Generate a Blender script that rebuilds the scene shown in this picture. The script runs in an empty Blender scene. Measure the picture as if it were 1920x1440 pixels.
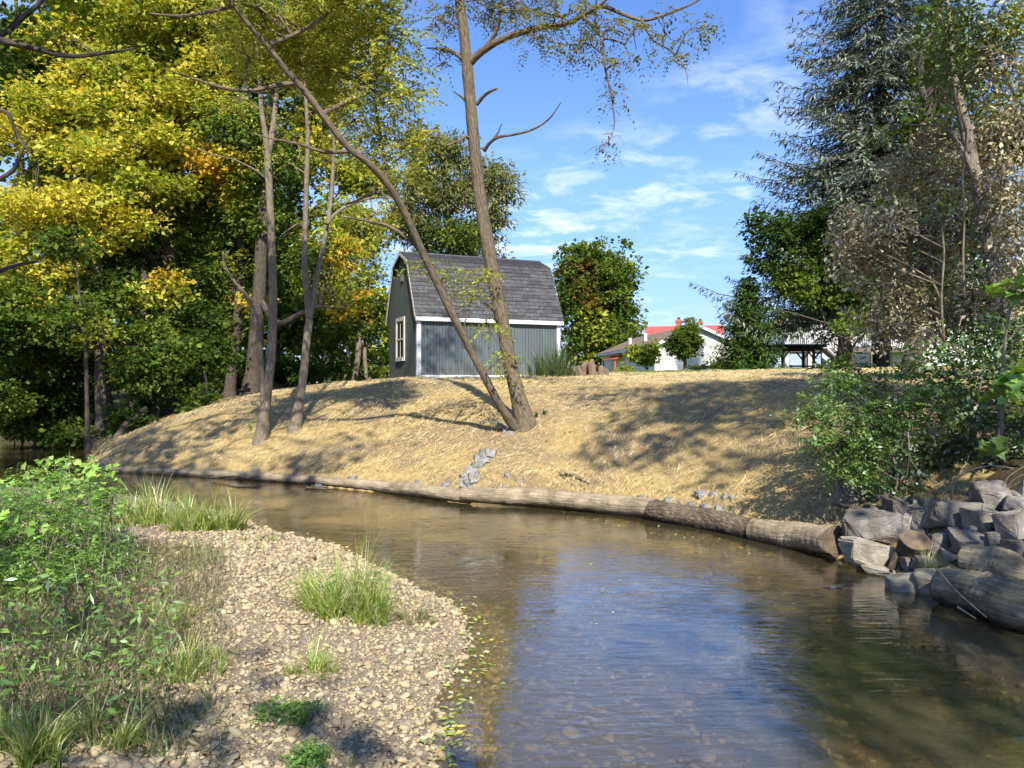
import bpy, bmesh, math, random
import numpy as np
from mathutils import Vector, Matrix

random.seed(7)
RNG = np.random.default_rng(11)
SC = bpy.context.scene
COL = SC.collection
FPX = 1442.0            # focal length in photo pixels (1920 wide)
CZ = 1.8                # camera height above the water

# ------------------------------------------------------------------ camera
cam_d = bpy.data.cameras.new('camera')
cam_d.sensor_width = 36.0
cam_d.lens = 36.0 * FPX / 1920.0
cam_d.clip_start = 0.05
cam_d.clip_end = 6000.0
cam = bpy.data.objects.new('camera', cam_d)
COL.objects.link(cam)
cam.location = (0, 0, CZ)
cam.rotation_euler = (math.radians(90), 0, 0)
SC.camera = cam

# ------------------------------------------------------------------ sky and sun
SUN_EL = math.radians(43)
SUN_AZ = Vector((0.16, -1.0)).normalized()       # horizontal direction towards the sun
w = bpy.data.worlds.new('World')
SC.world = w
w.use_nodes = True
nt = w.node_tree
for n in list(nt.nodes):
    nt.nodes.remove(n)
def N(tree, typ, **kw):
    n = tree.nodes.new(typ)
    for k, v in kw.items():
        setattr(n, k, v)
    return n
out = N(nt, 'ShaderNodeOutputWorld')
bg = N(nt, 'ShaderNodeBackground')
bg.inputs['Strength'].default_value = 0.13
sky = N(nt, 'ShaderNodeTexSky', sky_type='NISHITA')
sky.sun_disc = False
sky.sun_elevation = SUN_EL
sky.sun_rotation = math.atan2(SUN_AZ.x, SUN_AZ.y)
sky.altitude = 200
sky.air_density = 1.0
sky.dust_density = 0.05
sky.ozone_density = 2.6
# clouds: thin broken altocumulus on a level sheet high above
tc = N(nt, 'ShaderNodeTexCoord')
sep = N(nt, 'ShaderNodeSeparateXYZ')
nt.links.new(tc.outputs['Generated'], sep.inputs[0])
zz = N(nt, 'ShaderNodeMath', operation='MAXIMUM'); zz.inputs[1].default_value = 0.02
nt.links.new(sep.outputs['Z'], zz.inputs[0])
za = N(nt, 'ShaderNodeMath', operation='ADD'); za.inputs[1].default_value = 0.10
nt.links.new(zz.outputs[0], za.inputs[0])
dx = N(nt, 'ShaderNodeMath', operation='DIVIDE'); dy = N(nt, 'ShaderNodeMath', operation='DIVIDE')
nt.links.new(sep.outputs['X'], dx.inputs[0]); nt.links.new(za.outputs[0], dx.inputs[1])
nt.links.new(sep.outputs['Y'], dy.inputs[0]); nt.links.new(za.outputs[0], dy.inputs[1])
cb = N(nt, 'ShaderNodeCombineXYZ')
nt.links.new(dx.outputs[0], cb.inputs[0]); nt.links.new(dy.outputs[0], cb.inputs[1])
CLOUD_OFF = (9.1, 4.8, 0.0)
mp = N(nt, 'ShaderNodeMapping'); mp.inputs['Location'].default_value = CLOUD_OFF
nt.links.new(cb.outputs[0], mp.inputs[0])
nz1 = N(nt, 'ShaderNodeTexNoise'); nz1.inputs['Scale'].default_value = 4.2; nz1.inputs['Detail'].default_value = 7; nz1.inputs['Roughness'].default_value = 0.62
nz1.inputs['Distortion'].default_value = 0.3
nz2 = N(nt, 'ShaderNodeTexNoise'); nz2.inputs['Scale'].default_value = 0.8; nz2.inputs['Detail'].default_value = 3
nt.links.new(mp.outputs[0], nz1.inputs['Vector']); nt.links.new(mp.outputs[0], nz2.inputs['Vector'])
r1 = N(nt, 'ShaderNodeMapRange'); r1.inputs['From Min'].default_value = 0.46; r1.inputs['From Max'].default_value = 0.70
r2 = N(nt, 'ShaderNodeMapRange'); r2.inputs['From Min'].default_value = 0.43; r2.inputs['From Max'].default_value = 0.62
nt.links.new(nz1.outputs['Fac'], r1.inputs['Value']); nt.links.new(nz2.outputs['Fac'], r2.inputs['Value'])
cm = N(nt, 'ShaderNodeMath', operation='MULTIPLY')
nt.links.new(r1.outputs[0], cm.inputs[0]); nt.links.new(r2.outputs[0], cm.inputs[1])
cm2 = N(nt, 'ShaderNodeMath', operation='MULTIPLY'); cm2.inputs[1].default_value = 0.85; cm2.use_clamp = True
nt.links.new(cm.outputs[0], cm2.inputs[0])
hs = N(nt, 'ShaderNodeHueSaturation'); hs.inputs['Saturation'].default_value = 1.18; hs.inputs['Value'].default_value = 1.0
nt.links.new(sky.outputs[0], hs.inputs['Color'])
mx = N(nt, 'ShaderNodeMix', data_type='RGBA')
nt.links.new(cm2.outputs[0], mx.inputs['Factor'])
tn = N(nt, 'ShaderNodeMix', data_type='RGBA', blend_type='MULTIPLY'); tn.inputs['Factor'].default_value = 1.0
nt.links.new(hs.outputs[0], tn.inputs['A']); tn.inputs['B'].default_value = (1.02, 0.93, 1.08, 1)
# the lowest sky is a clear pale blue rather than white
hr = N(nt, 'ShaderNodeMapRange'); hr.inputs['From Min'].default_value = 0.0; hr.inputs['From Max'].default_value = 0.26
nt.links.new(sep.outputs['Z'], hr.inputs['Value'])
hm = N(nt, 'ShaderNodeMix', data_type='RGBA'); nt.links.new(hr.outputs[0], hm.inputs['Factor'])
hm.inputs['A'].default_value = (0.26, 0.37, 0.56, 1); hm.inputs['B'].default_value = (1, 1, 1, 1)
tn2 = N(nt, 'ShaderNodeMix', data_type='RGBA', blend_type='MULTIPLY'); tn2.inputs['Factor'].default_value = 1.0
nt.links.new(tn.outputs['Result'], tn2.inputs['A']); nt.links.new(hm.outputs['Result'], tn2.inputs['B'])
nt.links.new(tn2.outputs['Result'], mx.inputs['A'])
mx.inputs['B'].default_value = (5.6, 6.0, 6.6, 1)
nt.links.new(mx.outputs['Result'], bg.inputs['Color'])
nt.links.new(bg.outputs[0], out.inputs[0])

sun_d = bpy.data.lights.new('sun', 'SUN')
sun_d.energy = 5.0
sun_d.angle = math.radians(0.55)
sun_d.color = (1.0, 0.95, 0.86)
sun = bpy.data.objects.new('sun', sun_d)
COL.objects.link(sun)
sun_dir = Vector((SUN_AZ.x * math.cos(SUN_EL), SUN_AZ.y * math.cos(SUN_EL), math.sin(SUN_EL)))
sun.rotation_euler = (-sun_dir).to_track_quat('-Z', 'Y').to_euler()
sun.location = (5, -20, 30)

vs = SC.view_settings
vs.view_transform = 'Standard'
vs.look = 'None'
vs.exposure = 0.82
vs.gamma = 1.0
vs.use_curve_mapping = False
cy = SC.cycles
cy.max_bounces = 6
cy.diffuse_bounces = 3
cy.glossy_bounces = 2
cy.transmission_bounces = 3
cy.transparent_max_bounces = 6
cy.caustics_reflective = False
cy.caustics_refractive = False
cy.use_denoising = True
cy.use_adaptive_sampling = True
cy.adaptive_threshold = 0.04

# ------------------------------------------------------------------ helpers
def P(px, py, Y):
    return np.array([(px - 960.0) / FPX * Y, Y, CZ - (py - 720.0) / FPX * Y])

def link(o, parent=None):
    COL.objects.link(o)
    if parent is not None:
        o.parent = parent
    return o

def tag(o, label=None, cat=None, group=None, kind=None):
    if label: o['label'] = label
    if cat: o['category'] = cat
    if group: o['group'] = group
    if kind: o['kind'] = kind
    return o

def empty(name, loc=(0, 0, 0), rz=0.0):
    o = bpy.data.objects.new(name, None)
    o.empty_display_size = 0.2
    o.location = [float(v) for v in loc]
    o.rotation_euler = (0, 0, rz)
    return link(o)

def fast_mesh(name, V, F, mat=None, smooth=False, cols=None):
    V = np.ascontiguousarray(V, dtype=np.float32).reshape(-1, 3)
    F = np.ascontiguousarray(F, dtype=np.int32)
    k = F.shape[1]
    me = bpy.data.meshes.new(name)
    me.vertices.add(len(V))
    me.vertices.foreach_set('co', V.ravel())
    me.loops.add(F.size)
    me.loops.foreach_set('vertex_index', F.ravel())
    me.polygons.add(len(F))
    me.polygons.foreach_set('loop_start', np.arange(len(F), dtype=np.int32) * k)
    if smooth:
        me.polygons.foreach_set('use_smooth', np.ones(len(F), dtype=bool))
    me.update(calc_edges=True)
    if cols is not None:
        a = me.attributes.new('col', 'FLOAT_COLOR', 'FACE')
        c = np.ones((len(F), 4), dtype=np.float32)
        c[:, :3] = cols
        a.data.foreach_set('color', c.ravel())
    if mat is not None:
        me.materials.append(mat)
    return me

def mobj(name, me, parent=None, loc=None):
    o = bpy.data.objects.new(name, me)
    if loc is not None:
        o.location = [float(v) for v in loc]
    return link(o, parent)

class MB:
    """collects boxes and polygons for one mesh"""
    def __init__(self):
        self.v = []; self.f = []
    def poly(self, pts):
        i = len(self.v); self.v += [tuple(p) for p in pts]; self.f.append(tuple(range(i, i + len(pts)))); return self
    def box(self, x0, x1, y0, y1, z0, z1):
        i = len(self.v)
        self.v += [(x0,y0,z0),(x1,y0,z0),(x1,y1,z0),(x0,y1,z0),(x0,y0,z1),(x1,y0,z1),(x1,y1,z1),(x0,y1,z1)]
        for q in ((3,2,1,0),(4,5,6,7),(0,1,5,4),(1,2,6,5),(2,3,7,6),(3,0,4,7)):
            self.f.append(tuple(i + k for k in q))
        return self
    def hexa(self, p):
        i = len(self.v); self.v += [tuple(q) for q in p]
        for q in ((3,2,1,0),(4,5,6,7),(0,1,5,4),(1,2,6,5),(2,3,7,6),(3,0,4,7)):
            self.f.append(tuple(i + k for k in q))
        return self
    def bar(self, a, b, w, h=None):
        a = Vector(a); b = Vector(b); h = h or w
        d = (b - a).normalized()
        up = Vector((0,0,1)) if abs(d.z) < 0.95 else Vector((0,1,0))
        s = d.cross(up).normalized(); u = s.cross(d).normalized()
        s *= w / 2; u *= h / 2
        return self.hexa([a-s-u, a+s-u, b+s-u, b-s-u, a-s+u, a+s+u, b+s+u, b-s+u])
    def prism(self, pts2, lo, hi, axis='x'):
        n = len(pts2); i = len(self.v)
        def mk(p, t):
            return (t, p[0], p[1]) if axis == 'x' else ((p[0], t, p[1]) if axis == 'y' else (p[0], p[1], t))
        self.v += [mk(p, lo) for p in pts2] + [mk(p, hi) for p in pts2]
        self.f.append(tuple(i + k for k in range(n))[::-1]); self.f.append(tuple(i + n + k for k in range(n)))
        for k in range(n):
            self.f.append((i + k, i + (k+1) % n, i + n + (k+1) % n, i + n + k))
        return self
    def build(self, name, mat, parent=None, bevel=0.0, smooth=False):
        me = bpy.data.meshes.new(name)
        me.from_pydata(self.v, [], self.f)
        bm = bmesh.new(); bm.from_mesh(me)
        bmesh.ops.recalc_face_normals(bm, faces=bm.faces)
        if bevel > 0:
            bmesh.ops.bevel(bm, geom=list(bm.edges), offset=bevel, segments=1, affect='EDGES')
        bm.to_mesh(me); bm.free()
        if smooth:
            me.polygons.foreach_set('use_smooth', [True] * len(me.polygons))
        me.materials.append(mat)
        return mobj(name, me, parent)

def catmull(pts, n):
    pts = np.asarray(pts, float)
    if len(pts) < 3:
        t = np.linspace(0, 1, n)[:, None]
        return pts[0] * (1 - t) + pts[-1] * t
    p = np.vstack([2 * pts[0] - pts[1], pts, 2 * pts[-1] - pts[-2]])
    m = len(pts) - 1
    u = np.linspace(0, m - 1e-6, n)
    i = u.astype(int); t = (u - i)[:, None]
    a, b, c, d = p[i], p[i+1], p[i+2], p[i+3]
    return 0.5 * ((2*b) + (-a + c)*t + (2*a - 5*b + 4*c - d)*t**2 + (-a + 3*b - 3*c + d)*t**3)

def tube_data(path, rad, sides=8, knob=0.0, cap=True, rng=RNG):
    path = np.asarray(path, float); n = len(path)
    rad = np.asarray(rad, float)
    tan = np.gradient(path, axis=0)
    tan /= np.linalg.norm(tan, axis=1)[:, None] + 1e-9
    if sides <= 4: cap = False
    ref = np.array([0.3, 1.0, 0.12]) if abs(tan[0][1]) < 0.8 else np.array([1.0, 0.1, 0.2])
    s = np.cross(tan, ref); s /= np.linalg.norm(s, axis=1)[:, None] + 1e-9
    u = np.cross(s, tan)
    ang = np.linspace(0, 2*np.pi, sides, endpoint=False)
    r = np.repeat(rad[:, None], sides, 1)
    if knob > 0:
        ph = rng.uniform(0, 6.28, 6)
        al = np.linspace(0, n / 3.0, n)[:, None]
        r = r * (1 + knob * (0.5*np.sin(2*ang[None]+ph[0]+al*0.7) + 0.35*np.sin(3*ang[None]+ph[1]-al*1.1)
                             + 0.3*np.sin(5*ang[None]+ph[2]+al*0.5)) + knob*0.5*rng.standard_normal(r.shape))
    V = path[:, None] + r[..., None] * (np.cos(ang)[None, :, None]*s[:, None] + np.sin(ang)[None, :, None]*u[:, None])
    V = V.reshape(-1, 3)
    al_ = np.concatenate([[0], np.cumsum(np.linalg.norm(np.diff(path, axis=0), axis=1))]) + rng.uniform(0, 50)
    TC = np.stack([r*np.cos(ang)[None], r*np.sin(ang)[None], np.repeat(al_[:, None], sides, 1)], -1).reshape(-1, 3)
    i = np.arange(n-1)[:, None]*sides; j = np.arange(sides)[None]; j2 = (j+1) % sides
    F = np.stack([i+j, i+j2, i+sides+j2, i+sides+j], -1).reshape(-1, 4)
    if cap:
        c0 = len(V); V = np.vstack([V, path[0], path[-1]]); TC = np.vstack([TC, [0, 0, al_[0]], [0, 0, al_[-1]]])
        js = np.arange(sides); jn = (js+1) % sides
        F = np.vstack([F, np.stack([np.full(sides, c0), jn, js, np.full(sides, c0)], -1),
                       np.stack([np.full(sides, c0+1), (n-1)*sides+js, (n-1)*sides+jn, np.full(sides, c0+1)], -1)])
    return V, F, TC

class Geo:
    """accumulates numpy geometry with quads (a triangle repeats its first corner)"""
    def __init__(self):
        self.V = []; self.F = []; self.C = []; self.n = 0; self.T = []
    def add(self, V, F, C=None, T=None):
        if T is not None: self.T.append(T)
        self.V.append(V); self.F.append(F + self.n); self.n += len(V)
        if C is not None: self.C.append(C)
    def tube(self, path, rad, sides=8, knob=0.0, col=None):
        V, F, TC = tube_data(path, rad, sides, knob)
        self.add(V, F, None if col is None else np.tile(np.asarray(col, np.float32), (len(F), 1)), TC)
    def mesh(self, name, mat, smooth=False):
        V = np.vstack(self.V); F = np.vstack(self.F)
        C = np.vstack(self.C) if self.C else None
        tri = F[:, 3] == F[:, 0]
        if tri.any():
            me = bpy.data.meshes.new(name)
            V32 = np.ascontiguousarray(V, dtype=np.float32)
            me.vertices.add(len(V32)); me.vertices.foreach_set('co', V32.ravel())
            tot = np.where(tri, 3, 4)
            loops = np.concatenate([F[~tri].ravel(), F[tri][:, :3].ravel()]).astype(np.int32)
            nq, ntr = (~tri).sum(), tri.sum()
            st = np.concatenate([np.arange(nq)*4, nq*4 + np.arange(ntr)*3]).astype(np.int32)
            me.loops.add(len(loops)); me.loops.foreach_set('vertex_index', loops)
            me.polygons.add(nq+ntr); me.polygons.foreach_set('loop_start', st)
            if smooth:
                me.polygons.foreach_set('use_smooth', np.ones(nq+ntr, dtype=bool))
            me.update(calc_edges=True)
            if C is not None:
                C = np.vstack([C[~tri], C[tri]])
                a = me.attributes.new('col', 'FLOAT_COLOR', 'FACE')
                c = np.ones((nq+ntr, 4), dtype=np.float32); c[:, :3] = C
                a.data.foreach_set('color', c.ravel())
            if mat is not None: me.materials.append(mat)
            self.tc(me); return me
        me = fast_mesh(name, V, F, mat, smooth, C); self.tc(me); return me
    def tc(self, me):
        if self.T and sum(len(t) for t in self.T) == len(me.vertices):
            a = me.attributes.new('tc', 'FLOAT_VECTOR', 'POINT')
            a.data.foreach_set('vector', np.ascontiguousarray(np.vstack(self.T), dtype=np.float32).ravel())

# ------------------------------------------------------------------ materials
def mat_new(name):
    m = bpy.data.materials.new(name); m.use_nodes = True
    t = m.node_tree
    for n in list(t.nodes): t.nodes.remove(n)
    o = N(t, 'ShaderNodeOutputMaterial')
    return m, t, o

def ramp(t, fac, stops):
    r = N(t, 'ShaderNodeValToRGB')
    e = r.color_ramp.elements
    while len(e) > 1: e.remove(e[-1])
    e[0].position = stops[0][0]; e[0].color = (*stops[0][1], 1)
    for p, c in stops[1:]:
        k = e.new(p); k.color = (*c, 1)
    t.links.new(fac, r.inputs[0])
    return r.outputs[0]

def noise(t, scale, detail=4, rough=0.55, vec=None, dist=0.0):
    n = N(t, 'ShaderNodeTexNoise')
    n.inputs['Scale'].default_value = scale; n.inputs['Detail'].default_value = detail
    n.inputs['Roughness'].default_value = rough; n.inputs['Distortion'].default_value = dist
    if vec is not None: t.links.new(vec, n.inputs['Vector'])
    return n.outputs['Fac']

def coords(t, kind='Object', scale=(1, 1, 1)):
    c = N(t, 'ShaderNodeTexCoord')
    m = N(t, 'ShaderNodeMapping'); m.inputs['Scale'].default_value = scale
    t.links.new(c.outputs[kind], m.inputs[0])
    return m.outputs[0]

def surface(name, stops, scale=6.0, detail=5, rough=0.9, bump=0.3, bscale=None, bdist=0.02, stretch=(1,1,1), spec=0.3, var=0.0, metallic=0.0, splash=False):
    """noise-coloured rough surface with fine relief"""
    m, t, o = mat_new(name)
    v = coords(t, 'Object', stretch)
    f = noise(t, scale, detail, 0.62, v)
    c = ramp(t, f, stops)
    if var > 0:
        oi = N(t, 'ShaderNodeObjectInfo')
        h = N(t, 'ShaderNodeHueSaturation')
        mr = N(t, 'ShaderNodeMapRange'); mr.inputs['To Min'].default_value = 1-var; mr.inputs['To Max'].default_value = 1+var
        t.links.new(oi.outputs['Random'], mr.inputs['Value']); t.links.new(mr.outputs[0], h.inputs['Value'])
        t.links.new(c, h.inputs['Color']); c = h.outputs[0]
    if splash:      # rain-splashed soil on the lowest half metre and faint weather streaks
        so = N(t, 'ShaderNodeSeparateXYZ'); co_ = N(t, 'ShaderNodeTexCoord'); t.links.new(co_.outputs['Object'], so.inputs[0])
        zr = N(t, 'ShaderNodeMapRange'); zr.inputs['From Min'].default_value = 0.05; zr.inputs['From Max'].default_value = 0.5; zr.inputs['To Min'].default_value = 0.8; zr.inputs['To Max'].default_value = 0.0
        t.links.new(so.outputs['Z'], zr.inputs['Value'])
        zn = N(t, 'ShaderNodeMapRange'); zn.inputs['From Min'].default_value = 0.4; zn.inputs['From Max'].default_value = 0.7; t.links.new(noise(t, 5, 6, 0.7, co_.outputs['Object']), zn.inputs['Value'])
        zm = N(t, 'ShaderNodeMath', operation='MULTIPLY'); t.links.new(zr.outputs[0], zm.inputs[0]); t.links.new(zn.outputs[0], zm.inputs[1])
        sx = N(t, 'ShaderNodeMix', data_type='RGBA'); t.links.new(zm.outputs[0], sx.inputs['Factor']); t.links.new(c, sx.inputs['A']); sx.inputs['B'].default_value = (0.20, 0.155, 0.10, 1); c = sx.outputs['Result']
    b = N(t, 'ShaderNodeBsdfPrincipled')
    b.inputs['Roughness'].default_value = rough
    b.inputs['Specular IOR Level'].default_value = spec
    b.inputs['Metallic'].default_value = metallic
    t.links.new(c, b.inputs['Base Color'])
    if bump > 0:
        g = noise(t, bscale or scale*4, 6, 0.65, v)
        bp = N(t, 'ShaderNodeBump'); bp.inputs['Strength'].default_value = bump; bp.inputs['Distance'].default_value = bdist
        t.links.new(g, bp.inputs['Height']); t.links.new(bp.outputs[0], b.inputs['Normal'])
    t.links.new(b.outputs[0], o.inputs[0])
    return m

def leaf_mat(name, trans=0.35, gloss=0.06, tint=(1.15, 1.1, 0.55)):
    """leaf: colour from the leaf's own attribute, light passes through"""
    m, t, o = mat_new(name)
    a = N(t, 'ShaderNodeAttribute'); a.attribute_name = 'col'
    d = N(t, 'ShaderNodeBsdfDiffuse'); t.links.new(a.outputs['Color'], d.inputs[0])
    tr = N(t, 'ShaderNodeBsdfTranslucent')
    mul = N(t, 'ShaderNodeMix', data_type='RGBA', blend_type='MULTIPLY'); mul.inputs['Factor'].default_value = 1
    t.links.new(a.outputs['Color'], mul.inputs['A']); mul.inputs['B'].default_value = (*tint, 1)
    t.links.new(mul.outputs['Result'], tr.inputs[0])
    x = N(t, 'ShaderNodeMixShader'); x.inputs[0].default_value = trans
    t.links.new(d.outputs[0], x.inputs[1]); t.links.new(tr.outputs[0], x.inputs[2])
    if gloss <= 0:
        t.links.new(x.outputs[0], o.inputs[0]); return m
    g = N(t, 'ShaderNodeBsdfGlossy'); g.inputs['Roughness'].default_value = 0.45; g.inputs[0].default_value = (0.9, 0.95, 1, 1)
    y = N(t, 'ShaderNodeMixShader'); y.inputs[0].default_value = gloss
    t.links.new(x.outputs[0], y.inputs[1]); t.links.new(g.outputs[0], y.inputs[2])
    t.links.new(y.outputs[0], o.inputs[0])
    return m

def col_mat(name, rough=0.9, nscale=30, nvar=0.35, bump=0.2, spec=0.25):
    """solid pieces whose own colour is an attribute, with fine mottling"""
    m, t, o = mat_new(name)
    a = N(t, 'ShaderNodeAttribute'); a.attribute_name = 'col'
    v = coords(t, 'Object')
    f = noise(t, nscale, 4, 0.6, v)
    mr = N(t, 'ShaderNodeMapRange'); mr.inputs['To Min'].default_value = 1-nvar; mr.inputs['To Max'].default_value = 1+nvar
    t.links.new(f, mr.inputs['Value'])
    h = N(t, 'ShaderNodeHueSaturation'); t.links.new(mr.outputs[0], h.inputs['Value']); t.links.new(a.outputs['Color'], h.inputs['Color'])
    b = N(t, 'ShaderNodeBsdfPrincipled'); b.inputs['Roughness'].default_value = rough; b.inputs['Specular IOR Level'].default_value = spec
    t.links.new(h.outputs[0], b.inputs['Base Color'])
    bp = N(t, 'ShaderNodeBump'); bp.inputs['Strength'].default_value = bump; bp.inputs['Distance'].default_value = 0.01
    t.links.new(noise(t, nscale*3, 4, 0.6, v), bp.inputs['Height']); t.links.new(bp.outputs[0], b.inputs['Normal'])
    t.links.new(b.outputs[0], o.inputs[0])
    return m

def bark_mat(name, stops, stretch=(20, 20, 3.2), bump=0.9, dist=0.03, moss=None):
    m, t, o = mat_new(name)
    at = N(t, 'ShaderNodeAttribute'); at.attribute_name = 'tc'
    mpb = N(t, 'ShaderNodeMapping'); mpb.inputs['Scale'].default_value = stretch
    t.links.new(at.outputs['Vector'], mpb.inputs[0]); v = mpb.outputs[0]
    vo = N(t, 'ShaderNodeTexVoronoi'); vo.feature = 'DISTANCE_TO_EDGE'; vo.inputs['Scale'].default_value = 2.2
    wv = N(t, 'ShaderNodeMix', data_type='RGBA'); wv.inputs['Factor'].default_value = 0.18
    nn = N(t, 'ShaderNodeTexNoise'); nn.inputs['Scale'].default_value = 3.0; nn.inputs['Detail'].default_value = 4
    t.links.new(v, nn.inputs['Vector'])
    t.links.new(v, wv.inputs['A']); t.links.new(nn.outputs['Color'], wv.inputs['B'])
    t.links.new(wv.outputs['Result'], vo.inputs['Vector'])
    f = noise(t, 2.0, 7, 0.68, v)
    mm = N(t, 'ShaderNodeMath', operation='MULTIPLY_ADD'); mm.inputs[1].default_value = 0.55; 
    t.links.new(vo.outputs['Distance'], mm.inputs[0]); t.links.new(f, mm.inputs[2])
    c = ramp(t, mm.outputs[0], stops)
    if moss:
        # dark waterline band and blotchy dirt, at the height where the stream wets the wood
        gp = N(t, 'ShaderNodeNewGeometry'); sz = N(t, 'ShaderNodeSeparateXYZ'); t.links.new(gp.outputs['Position'], sz.inputs[0])
        wz = N(t, 'ShaderNodeMath', operation='MULTIPLY_ADD'); wz.inputs[1].default_value = 0.14; t.links.new(noise(t, 2.5, 5, 0.6, gp.outputs['Position']), wz.inputs[0]); t.links.new(sz.outputs['Z'], wz.inputs[2])
        wr = N(t, 'ShaderNodeMapRange'); wr.inputs['From Min'].default_value = 0.10; wr.inputs['From Max'].default_value = 0.17; wr.inputs['To Min'].default_value = 0.32; wr.inputs['To Max'].default_value = 1.0
        t.links.new(wz.outputs[0], wr.inputs['Value'])
        dirt = N(t, 'ShaderNodeMapRange'); dirt.inputs['From Min'].default_value = 0.35; dirt.inputs['From Max'].default_value = 0.65; dirt.inputs['To Min'].default_value = 0.55; dirt.inputs['To Max'].default_value = 1.1
        t.links.new(noise(t, 3.2, 6, 0.65, gp.outputs['Position']), dirt.inputs['Value'])
        wm_ = N(t, 'ShaderNodeMath', operation='MULTIPLY'); t.links.new(wr.outputs[0], wm_.inputs[0]); t.links.new(dirt.outputs[0], wm_.inputs[1])
        hv = N(t, 'ShaderNodeHueSaturation'); t.links.new(wm_.outputs[0], hv.inputs['Value']); t.links.new(c, hv.inputs['Color']); c = hv.outputs[0]
    b = N(t, 'ShaderNodeBsdfPrincipled'); b.inputs['Roughness'].default_value = 0.95; b.inputs['Specular IOR Level'].default_value = 0.15
    t.links.new(c, b.inputs['Base Color'])
    bp = N(t, 'ShaderNodeBump'); bp.inputs['Strength'].default_value = bump; bp.inputs['Distance'].default_value = dist
    t.links.new(mm.outputs[0], bp.inputs['Height']); t.links.new(bp.outputs[0], b.inputs['Normal'])
    t.links.new(b.outputs[0], o.inputs[0])
    return m

M = {}
M['leaf'] = leaf_mat('leaf', 0.46, 0.0)
M['leaf_near'] = leaf_mat('leaf_near', 0.35, 0.07)
M['needle'] = leaf_mat('needle', 0.12, 0.0, (1, 1, 0.8))
M['dry_leaf'] = leaf_mat('dry_leaf', 0.22, 0.04, (1.0, 0.9, 0.7))
M['grass'] = leaf_mat('grass_blade', 0.33, 0.06)
M['straw_fibre'] = leaf_mat('straw_fibre', 0.12, 0.05, (1, 0.9, 0.7))
M['bark_locust'] = bark_mat('bark_locust', [(0.25, (0.035, 0.028, 0.02)), (0.55, (0.145, 0.112, 0.074)), (0.85, (0.26, 0.205, 0.14))])
M['bark_pale'] = bark_mat('bark_pale', [(0.25, (0.06, 0.048, 0.035)), (0.55, (0.19, 0.155, 0.11)), (0.85, (0.32, 0.27, 0.2))], bump=0.6)
M['bark_dark'] = bark_mat('bark_dark', [(0.25, (0.025, 0.02, 0.016)), (0.55, (0.085, 0.068, 0.052)), (0.85, (0.16, 0.13, 0.10))])
M['twig_grey'] = surface('twig_grey', [(0.3, (0.16, 0.13, 0.10)), (0.7, (0.30, 0.25, 0.20))], 12, bump=0.3)
M['log'] = bark_mat('weathered_log', [(0.2, (0.12, 0.09, 0.055)), (0.5, (0.33, 0.26, 0.165)), (0.85, (0.50, 0.40, 0.265))], stretch=(16, 16, 1.3), bump=0.7, dist=0.025, moss=True)
M['log_bark'] = bark_mat('rough_bark_log', [(0.25, (0.045, 0.032, 0.022)), (0.55, (0.16, 0.12, 0.08)), (0.85, (0.30, 0.235, 0.16))], stretch=(15, 15, 5), bump=1.0, dist=0.04, moss=True)
M['log_end'] = surface('cut_wood_end', [(0.3, (0.13, 0.09, 0.055)), (0.7, (0.27, 0.20, 0.13))], 8, bump=0.4)
def end_grain():
    m, t, o = mat_new('cut_wood_end')
    v = coords(t, 'Object')
    wv = N(t, 'ShaderNodeTexWave', wave_type='RINGS', rings_direction='SPHERICAL'); wv.inputs['Scale'].default_value = 22; wv.inputs['Distortion'].default_value = 3.0; wv.inputs['Detail'].default_value = 4
    t.links.new(v, wv.inputs['Vector'])
    c1 = ramp(t, wv.outputs['Color'], [(0.1, (0.12, 0.082, 0.05)), (0.8, (0.26, 0.19, 0.12))])
    st = ramp(t, noise(t, 7, 6, 0.65, v), [(0.38, (0.35, 0.33, 0.30)), (0.62, (1, 1, 1))])
    mm = N(t, 'ShaderNodeMix', data_type='RGBA', blend_type='MULTIPLY'); mm.inputs['Factor'].default_value = 0.85; t.links.new(c1, mm.inputs['A']); t.links.new(st, mm.inputs['B'])
    b = N(t, 'ShaderNodeBsdfPrincipled'); b.inputs['Roughness'].default_value = 0.9; t.links.new(mm.outputs['Result'], b.inputs['Base Color'])
    bp = N(t, 'ShaderNodeBump'); bp.inputs['Strength'].default_value = 0.6; bp.inputs['Distance'].default_value = 0.01; t.links.new(wv.outputs['Fac'], bp.inputs['Height']); t.links.new(bp.outputs[0], b.inputs['Normal'])
    t.links.new(b.outputs[0], o.inputs[0]); return m
M['log_end'] = end_grain()
M['log_grey'] = bark_mat('grey_weathered_log', [(0.25, (0.12, 0.095, 0.06)), (0.55, (0.31, 0.255, 0.16)), (0.85, (0.46, 0.39, 0.26))], stretch=(16, 16, 1.2), bump=0.8, dist=0.025, moss=True)
M['rock'] = surface('grey_limestone', [(0.22, (0.05, 0.042, 0.034)), (0.40, (0.15, 0.125, 0.095)), (0.52, (0.185, 0.168, 0.145)), (0.75, (0.36, 0.335, 0.295))], 5.0, 10, 0.9, 0.9, 16, 0.04, var=0.35)
M['rock_pale'] = surface('pale_limestone', [(0.25, (0.10, 0.098, 0.092)), (0.5, (0.21, 0.208, 0.20)), (0.75, (0.34, 0.335, 0.325))], 6.0, 8, 0.9, 0.7, 16, 0.03, var=0.25)
M['rock_tan'] = surface('mossy_tan_rock', [(0.25, (0.13, 0.115, 0.085)), (0.5, (0.27, 0.24, 0.18)), (0.75, (0.43, 0.40, 0.32))], 5.0, 8, 0.9, 0.7, 14, 0.03, var=0.2)
M['gravel'] = col_mat('gravel_stone', 0.85, 40, 0.3, 0.25)
M['soil_twig'] = col_mat('dead_stem', 0.9, 40, 0.3, 0.1)
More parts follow.
